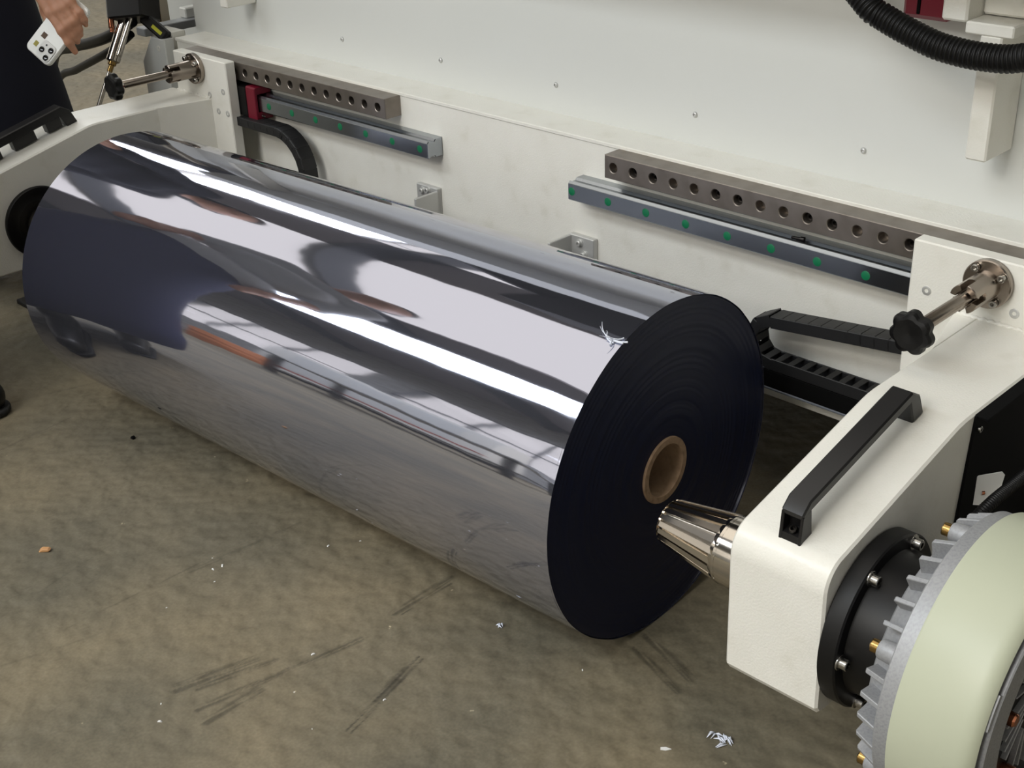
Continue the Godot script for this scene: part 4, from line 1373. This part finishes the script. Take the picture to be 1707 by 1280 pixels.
	hb.append([hand["t0"], hand["t1"], 0.013, 0.0105])
	hb.append([hand["t1"], hand["t2"], 0.0105, 0.0095])
	hb.append([hand["t2"], hand["t3"], 0.0095, 0.0075])
	nets(sk, hb, 0.0028, 0.0065)
	# right hand, relaxed
	var rw: Vector3 = at.call(-0.20, 0.80, 0.09)
	var rb := [[rw, at.call(-0.195, 0.745, 0.11), 0.022, 0.020]]
	for k in 4:
		var b0: Vector3 = at.call(-0.20 + 0.004 * k, 0.72, 0.085 + 0.018 * k)
		rb.append([at.call(-0.197, 0.755, 0.105), b0, 0.015, 0.010])
		rb.append([b0, b0 + Vector3(0, -0.04, 0) + left * 0.01, 0.009, 0.0085])
		rb.append([b0 + Vector3(0, -0.04, 0) + left * 0.01, b0 + Vector3(0, -0.07, 0) + left * 0.03, 0.0085, 0.007])
	rb.append([at.call(-0.185, 0.77, 0.115), at.call(-0.17, 0.72, 0.145), 0.012, 0.009])
	nets(sk, rb, 0.004, 0.008)
	part("body", sk, M.skin, o)
	# loose navy dress with sleeves
	var dr := shape()
	nets(dr, [[at.call(-0.125, 1.265, -0.02), at.call(0.125, 1.265, -0.02), 0.072, 0.072], [at.call(-0.06, 1.14, 0), at.call(0.06, 1.14, 0), 0.12, 0.12], [at.call(-0.05, 0.99, 0), at.call(0.05, 0.99, 0), 0.115, 0.115],
		[at.call(-0.06, 0.86, 0), at.call(0.06, 0.86, 0), 0.135, 0.135], [at.call(0.02, 0.84, 0.01), at.call(0.02, 0.22, 0.02), 0.145, 0.235], [at.call(-0.05, 0.84, 0), at.call(-0.06, 0.22, 0.02), 0.15, 0.21],
		[sh_l, el_l, 0.062, 0.052], [el_l, el_l.lerp(wr, 0.62), 0.052, 0.048],
		[at.call(-0.165, 1.28, -0.02), at.call(-0.215, 1.02, 0.0), 0.062, 0.052], [at.call(-0.215, 1.02, 0.0), at.call(-0.205, 0.86, 0.06), 0.052, 0.046]], 0.014, 0.04,
		[Plane(Vector3.DOWN, -0.16)])
	part("dress", dr, M.navy, o)
	var hr := shape()
	nets(hr, [[at.call(0, 1.51, -0.02), at.call(0, 1.55, -0.005), 0.088, 0.07], [at.call(0.055, 1.50, -0.03), at.call(0.06, 1.33, -0.05), 0.05, 0.03], [at.call(-0.055, 1.50, -0.03), at.call(-0.06, 1.33, -0.05), 0.05, 0.03], [at.call(0, 1.50, -0.05), at.call(0, 1.31, -0.08), 0.06, 0.045]], 0.010, 0.03)
	part("hair", hr, M.hair, o)
	for l in [0.095, -0.095]:
		var so := shape()
		nets(so, [[at.call(l, 0.048, -0.03), at.call(l * 1.05, 0.036, 0.15), 0.046, 0.038], [at.call(l, 0.07, -0.02), at.call(l, 0.09, -0.02), 0.042, 0.042]], 0.008, 0.02, [Plane(Vector3.DOWN, -0.004)])
		part("shoe", so, M.shoe, o)
	# phone in a white case
	var B := Vector3(-1.7687, 0.5772, -0.0435)
	var w := Vector3(0.8713, -0.4732, -0.1304)
	var l2 := Vector3(0.2872, 0.7057, -0.6476)
	var nn := Vector3(0.3985, 0.5268, 0.7508)
	var ph := thing("phone", "phone in a white case with three camera lenses, held by the person in navy", "phone", B)
	var pf := Transform3D(Basis(w, l2, nn), B - nn * 0.0045)
	if pf.basis.determinant() < 0:
		pf = Transform3D(Basis(w, l2, -nn), B - nn * 0.0045)
	var zs := 1.0 if pf.basis.z.dot(nn) > 0 else -1.0
	var rr := []
	for c in [[0.064, 0.137, 0.0], [0.0125, 0.137, 90.0], [0.0125, 0.0125, 180.0], [0.064, 0.0125, 270.0]]:
		for k in 6:
			var a := deg_to_rad(c[2] + 90.0 * k / 5.0)
			rr.append_array([c[0] + 0.0125 * cos(a), c[1] + 0.0125 * sin(a)])
	part("case", shape().at(pf).extrude(pv2(rr), -0.0055, 0.0055, 0.002), M.case, ph)
	var mr := []
	for c in [[0.0625, 0.033, 0.0], [0.040, 0.033, 90.0], [0.040, 0.0125, 180.0], [0.0625, 0.0125, 270.0]]:
		for k in 6:
			var a := deg_to_rad(c[2] + 90.0 * k / 5.0)
			mr.append_array([c[0] + 0.009 * cos(a), c[1] + 0.009 * sin(a)])
	var z0 := 0.0055 * zs
	part("camera_module", shape().at(pf).extrude(pv2(mr), minf(z0, z0 + zs * 0.0018), maxf(z0, z0 + zs * 0.0018), 0.0006), M.white, ph)
	for q in [[0.0410, 0.0201], [0.0615, 0.0305], [0.0610, 0.0117]]:
		part("lens", shape().at(pf * frame(Vector3(q[0], q[1], z0 + zs * 0.0015), Vector3(0, 0, zs), Vector3.UP)).lathe(v2([0, 0.0062, 0.0018, 0.0062, 0.0022, 0.0056, 0.0018, 0.0050, 0.0018, 0]), 24), M.lens, ph)
	part("flash", shape().at(pf * frame(Vector3(0.0442, 0.0336, z0 + zs * 0.0015), Vector3(0, 0, zs), Vector3.UP)).lathe(v2([0, 0.0022, 0.0006, 0.0022, 0.0006, 0]), 16), M.lens, ph)
	part("sticker", shape().at(pf).box(Vector3(0.024, 0.046, z0 + zs * 0.0003), Vector3(0.013, 0.012, 0.0005)), mat(Color(0.32, 0.22, 0.10), 0.6), ph, "brown sticker")
	part("sticker", shape().at(pf).box(Vector3(0.0195, 0.0215, z0 + zs * 0.0003), Vector3(0.010, 0.011, 0.0005)), mat(Color(0.62, 0.58, 0.22), 0.6), ph, "olive sticker")
	# somebody else stands just outside the left edge; the toe of one shoe is in view
	var P := Vector3(-1.56, 0, 0.62)
	var st := thing("person", "person in a navy skirt whose shoe tip shows at the left edge", "person", P)
	var fd := Vector3(0.62, 0, -0.55).normalized()
	var lf := Vector3(fd.z, 0, -fd.x)
	var bt := func(l: float, y: float, fw: float) -> Vector3: return P + lf * l + U * y + fd * fw
	var sb := shape()
	nets(sb, [[bt.call(0, 1.58, 0.01), bt.call(0, 1.64, 0.0), 0.08, 0.085], [bt.call(0, 1.53, 0.035), bt.call(0, 1.58, 0.04), 0.048, 0.06], [bt.call(0, 1.40, -0.02), bt.call(0, 1.53, 0.0), 0.055, 0.05],
		[bt.call(-0.14, 1.39, -0.02), bt.call(0.14, 1.39, -0.02), 0.06, 0.06], [bt.call(-0.06, 1.2, 0), bt.call(0.06, 1.2, 0), 0.11, 0.11], [bt.call(-0.07, 0.95, 0), bt.call(0.07, 0.95, 0), 0.11, 0.11],
		[bt.call(0.09, 0.9, 0), bt.call(0.10, 0.1, 0), 0.085, 0.04], [bt.call(-0.09, 0.9, 0), bt.call(-0.10, 0.1, 0), 0.085, 0.04],
		[bt.call(0.19, 1.39, -0.02), bt.call(0.23, 1.12, 0.0), 0.045, 0.036], [bt.call(0.23, 1.12, 0), bt.call(0.20, 0.90, 0.10), 0.036, 0.026], [bt.call(0.20, 0.90, 0.10), bt.call(0.19, 0.80, 0.14), 0.03, 0.022],
		[bt.call(-0.19, 1.39, -0.02), bt.call(-0.23, 1.12, 0.0), 0.045, 0.036], [bt.call(-0.23, 1.12, 0), bt.call(-0.20, 0.90, 0.10), 0.036, 0.026], [bt.call(-0.20, 0.90, 0.10), bt.call(-0.19, 0.80, 0.14), 0.03, 0.022]], 0.014, 0.03)
	part("body", sb, M.skin, st)
	var tr := shape()
	nets(tr, [[bt.call(-0.07, 0.95, 0), bt.call(0.07, 0.95, 0), 0.125, 0.125], [bt.call(0.05, 0.86, 0), bt.call(0.07, 0.20, 0), 0.13, 0.20], [bt.call(-0.05, 0.86, 0), bt.call(-0.07, 0.20, 0), 0.13, 0.20]], 0.014, 0.03, [Plane(Vector3.DOWN, -0.12), Plane(Vector3.UP, 1.0)])
	part("skirt", tr, M.skirt, st)
	var tp := shape()
	nets(tp, [[bt.call(-0.14, 1.385, -0.02), bt.call(0.14, 1.385, -0.02), 0.075, 0.075], [bt.call(-0.06, 1.2, 0), bt.call(0.06, 1.2, 0), 0.13, 0.13], [bt.call(-0.07, 0.95, 0), bt.call(0.07, 0.95, 0), 0.135, 0.135],
		[bt.call(0.19, 1.39, -0.02), bt.call(0.23, 1.12, 0.0), 0.06, 0.05], [bt.call(-0.19, 1.39, -0.02), bt.call(-0.23, 1.12, 0.0), 0.06, 0.05]], 0.014, 0.03, [Plane(Vector3.DOWN, -0.88)])
	part("shirt", tp, M.shirt, st)
	var h2 := shape()
	nets(h2, [[bt.call(0, 1.65, -0.02), bt.call(0, 1.69, -0.005), 0.09, 0.075], [bt.call(0, 1.62, -0.05), bt.call(0, 1.56, -0.06), 0.065, 0.05]], 0.012, 0.03)
	part("hair", h2, M.hair, st)
	for l in [0.10, -0.10]:
		var tip := Vector3(-1.365, 0.036, 0.365) if l > 0 else P + lf * -0.11 + fd * 0.17 + U * 0.036
		var heel: Vector3 = tip - fd * 0.21 + U * 0.009
		var so := shape()
		nets(so, [[heel, tip, 0.044, 0.036], [heel + U * 0.02, heel + U * 0.05, 0.044, 0.044]], 0.006, 0.02, [Plane(Vector3.DOWN, -0.014)])
		var shoe := part("shoe", so, M.shoe, st)
		var sl := shape()
		nets(sl, [[heel - U * 0.03, tip - U * 0.022, 0.050, 0.042]], 0.006, 0.02, [Plane(Vector3.DOWN, -0.001), Plane(Vector3.UP, 0.015)])
		part("sole", sl, M.sole, shoe)

func litter() -> void:
	var rng := RandomNumberGenerator.new()
	rng.seed = 9
	# [label, name, category, where, length, width, material]
	var bits := [
		["small tan chip of wood on the floor at left", "wood_chip", "chip", Vector3(-0.846, 0, 0.527), 0.020, 0.009, mat(Color(0.72, 0.54, 0.36), 0.7)],
		["small black crumb on the floor beside the roll's far end", "crumb", "crumb", Vector3(-1.063, 0, 0.232), 0.009, 0.008, M.deep],
		["crumpled clear film scrap on the floor below the right arm's nose", "film_scrap", "scrap", Vector3(0.215, 0, 0.153), 0.026, 0.018, M.shred],
		["small white paper flake at the bottom edge, left of the crumpled scrap", "paper_flake", "flake", Vector3(0.176, 0, 0.212), 0.014, 0.006, M.white],
		["tiny white star-shaped film shred in front of the roll's near end", "film_flake", "flake", Vector3(-0.161, 0, 0.174), 0.012, 0.007, M.shred],
	]
	for b in bits:
		var o := thing(b[1], b[0], b[2], b[3])
		var s := shape()
		var L: float = b[4]
		var W: float = b[5]
		var a := rng.randf_range(0.2, 0.7)
		if b[1] == "film_scrap" or b[1] == "film_flake":
			for k in (14 if b[1] == "film_scrap" else 6):
				var p0: Vector3 = b[3] + Vector3(rng.randf_range(-0.5, 0.5) * L, 0.001, rng.randf_range(-0.5, 0.5) * W)
				var d := Vector3(rng.randf_range(-1, 1), 0, rng.randf_range(-1, 1)).normalized() * L * 0.3
				s.tube([p0 - d, p0 + Vector3(0, rng.randf_range(0.001, 0.005), 0), p0 + d], [0.0002, rng.randf_range(0.0012, 0.0022), 0.0003], 5)
		elif b[1] == "wood_chip":
			s.at(Transform3D(Basis.from_euler(Vector3(0.1, 0.75, 0.05)), b[3])).extrude(pv2([-L / 2, 0.0, -L / 2 + 0.003, 0.004, -0.002, 0.0065, L / 2 - 0.003, 0.0055, L / 2, 0.003, L / 2 - 0.003, 0.0]), -W / 2, W / 2, 0.0015)
		elif b[1] == "crumb":
			s.at(Transform3D(Basis(), b[3])).extrude(pv2([-L / 2, 0, -L / 3, 0.004, 0, 0.006, L / 3, 0.004, L / 2, 0]), -W / 2, W / 2, 0.0015)
		else:
			s.at(Transform3D(Basis.from_euler(Vector3(0.05, 0.8, 0.03)), b[3] + Vector3(0, 0.0006, 0))).extrude(pv2([-L / 2, -W / 3, 0, -W / 2, L / 2, 0, 0, W / 2, -L / 2, W / 3]).duplicate(), 0.0, 0.0006)
			s = shape()
			s.at(frame(b[3] + Vector3(0, 0.0008, 0), Vector3(0.8, 0, -0.6), Vector3(0.6, 0, 0.8))).extrude(pv2([-L / 2, -W / 3, 0, -W / 2, L / 2, 0, 0, W / 2, -L / 2, W / 3]), -0.0006, 0.0006)
		part("piece", s, b[6], o)
	# pale specks of film dust
	for q in [[-0.597, 0.374], [-0.594, 0.358], [-0.567, 0.391], [-0.566, 0.478], [-0.483, 0.168], [-0.385, 0.603], [-0.355, 0.624], [-0.313, 0.398], [-0.192, 0.495], [-0.164, 0.393], [-0.006, 0.167], [-0.511, 0.211]]:
		var p := Vector3(q[0], 0, q[1])
		var o := thing("dust_speck", "tiny pale speck of film dust lying on the concrete", "speck", p, "pale specks on the concrete")
		var s := shape()
		var r := rng.randf_range(0.0008, 0.0022)
		s.at(Transform3D(Basis.from_euler(Vector3(0, rng.randf() * 6, 0)), p)).extrude(pv2([-r * 1.6, 0, -r, r * 0.7, r * 0.6, r * 0.9, r * 1.4, 0]), -r * 0.6, r * 0.6, r * 0.1)
		part("piece", s, M.white, o)
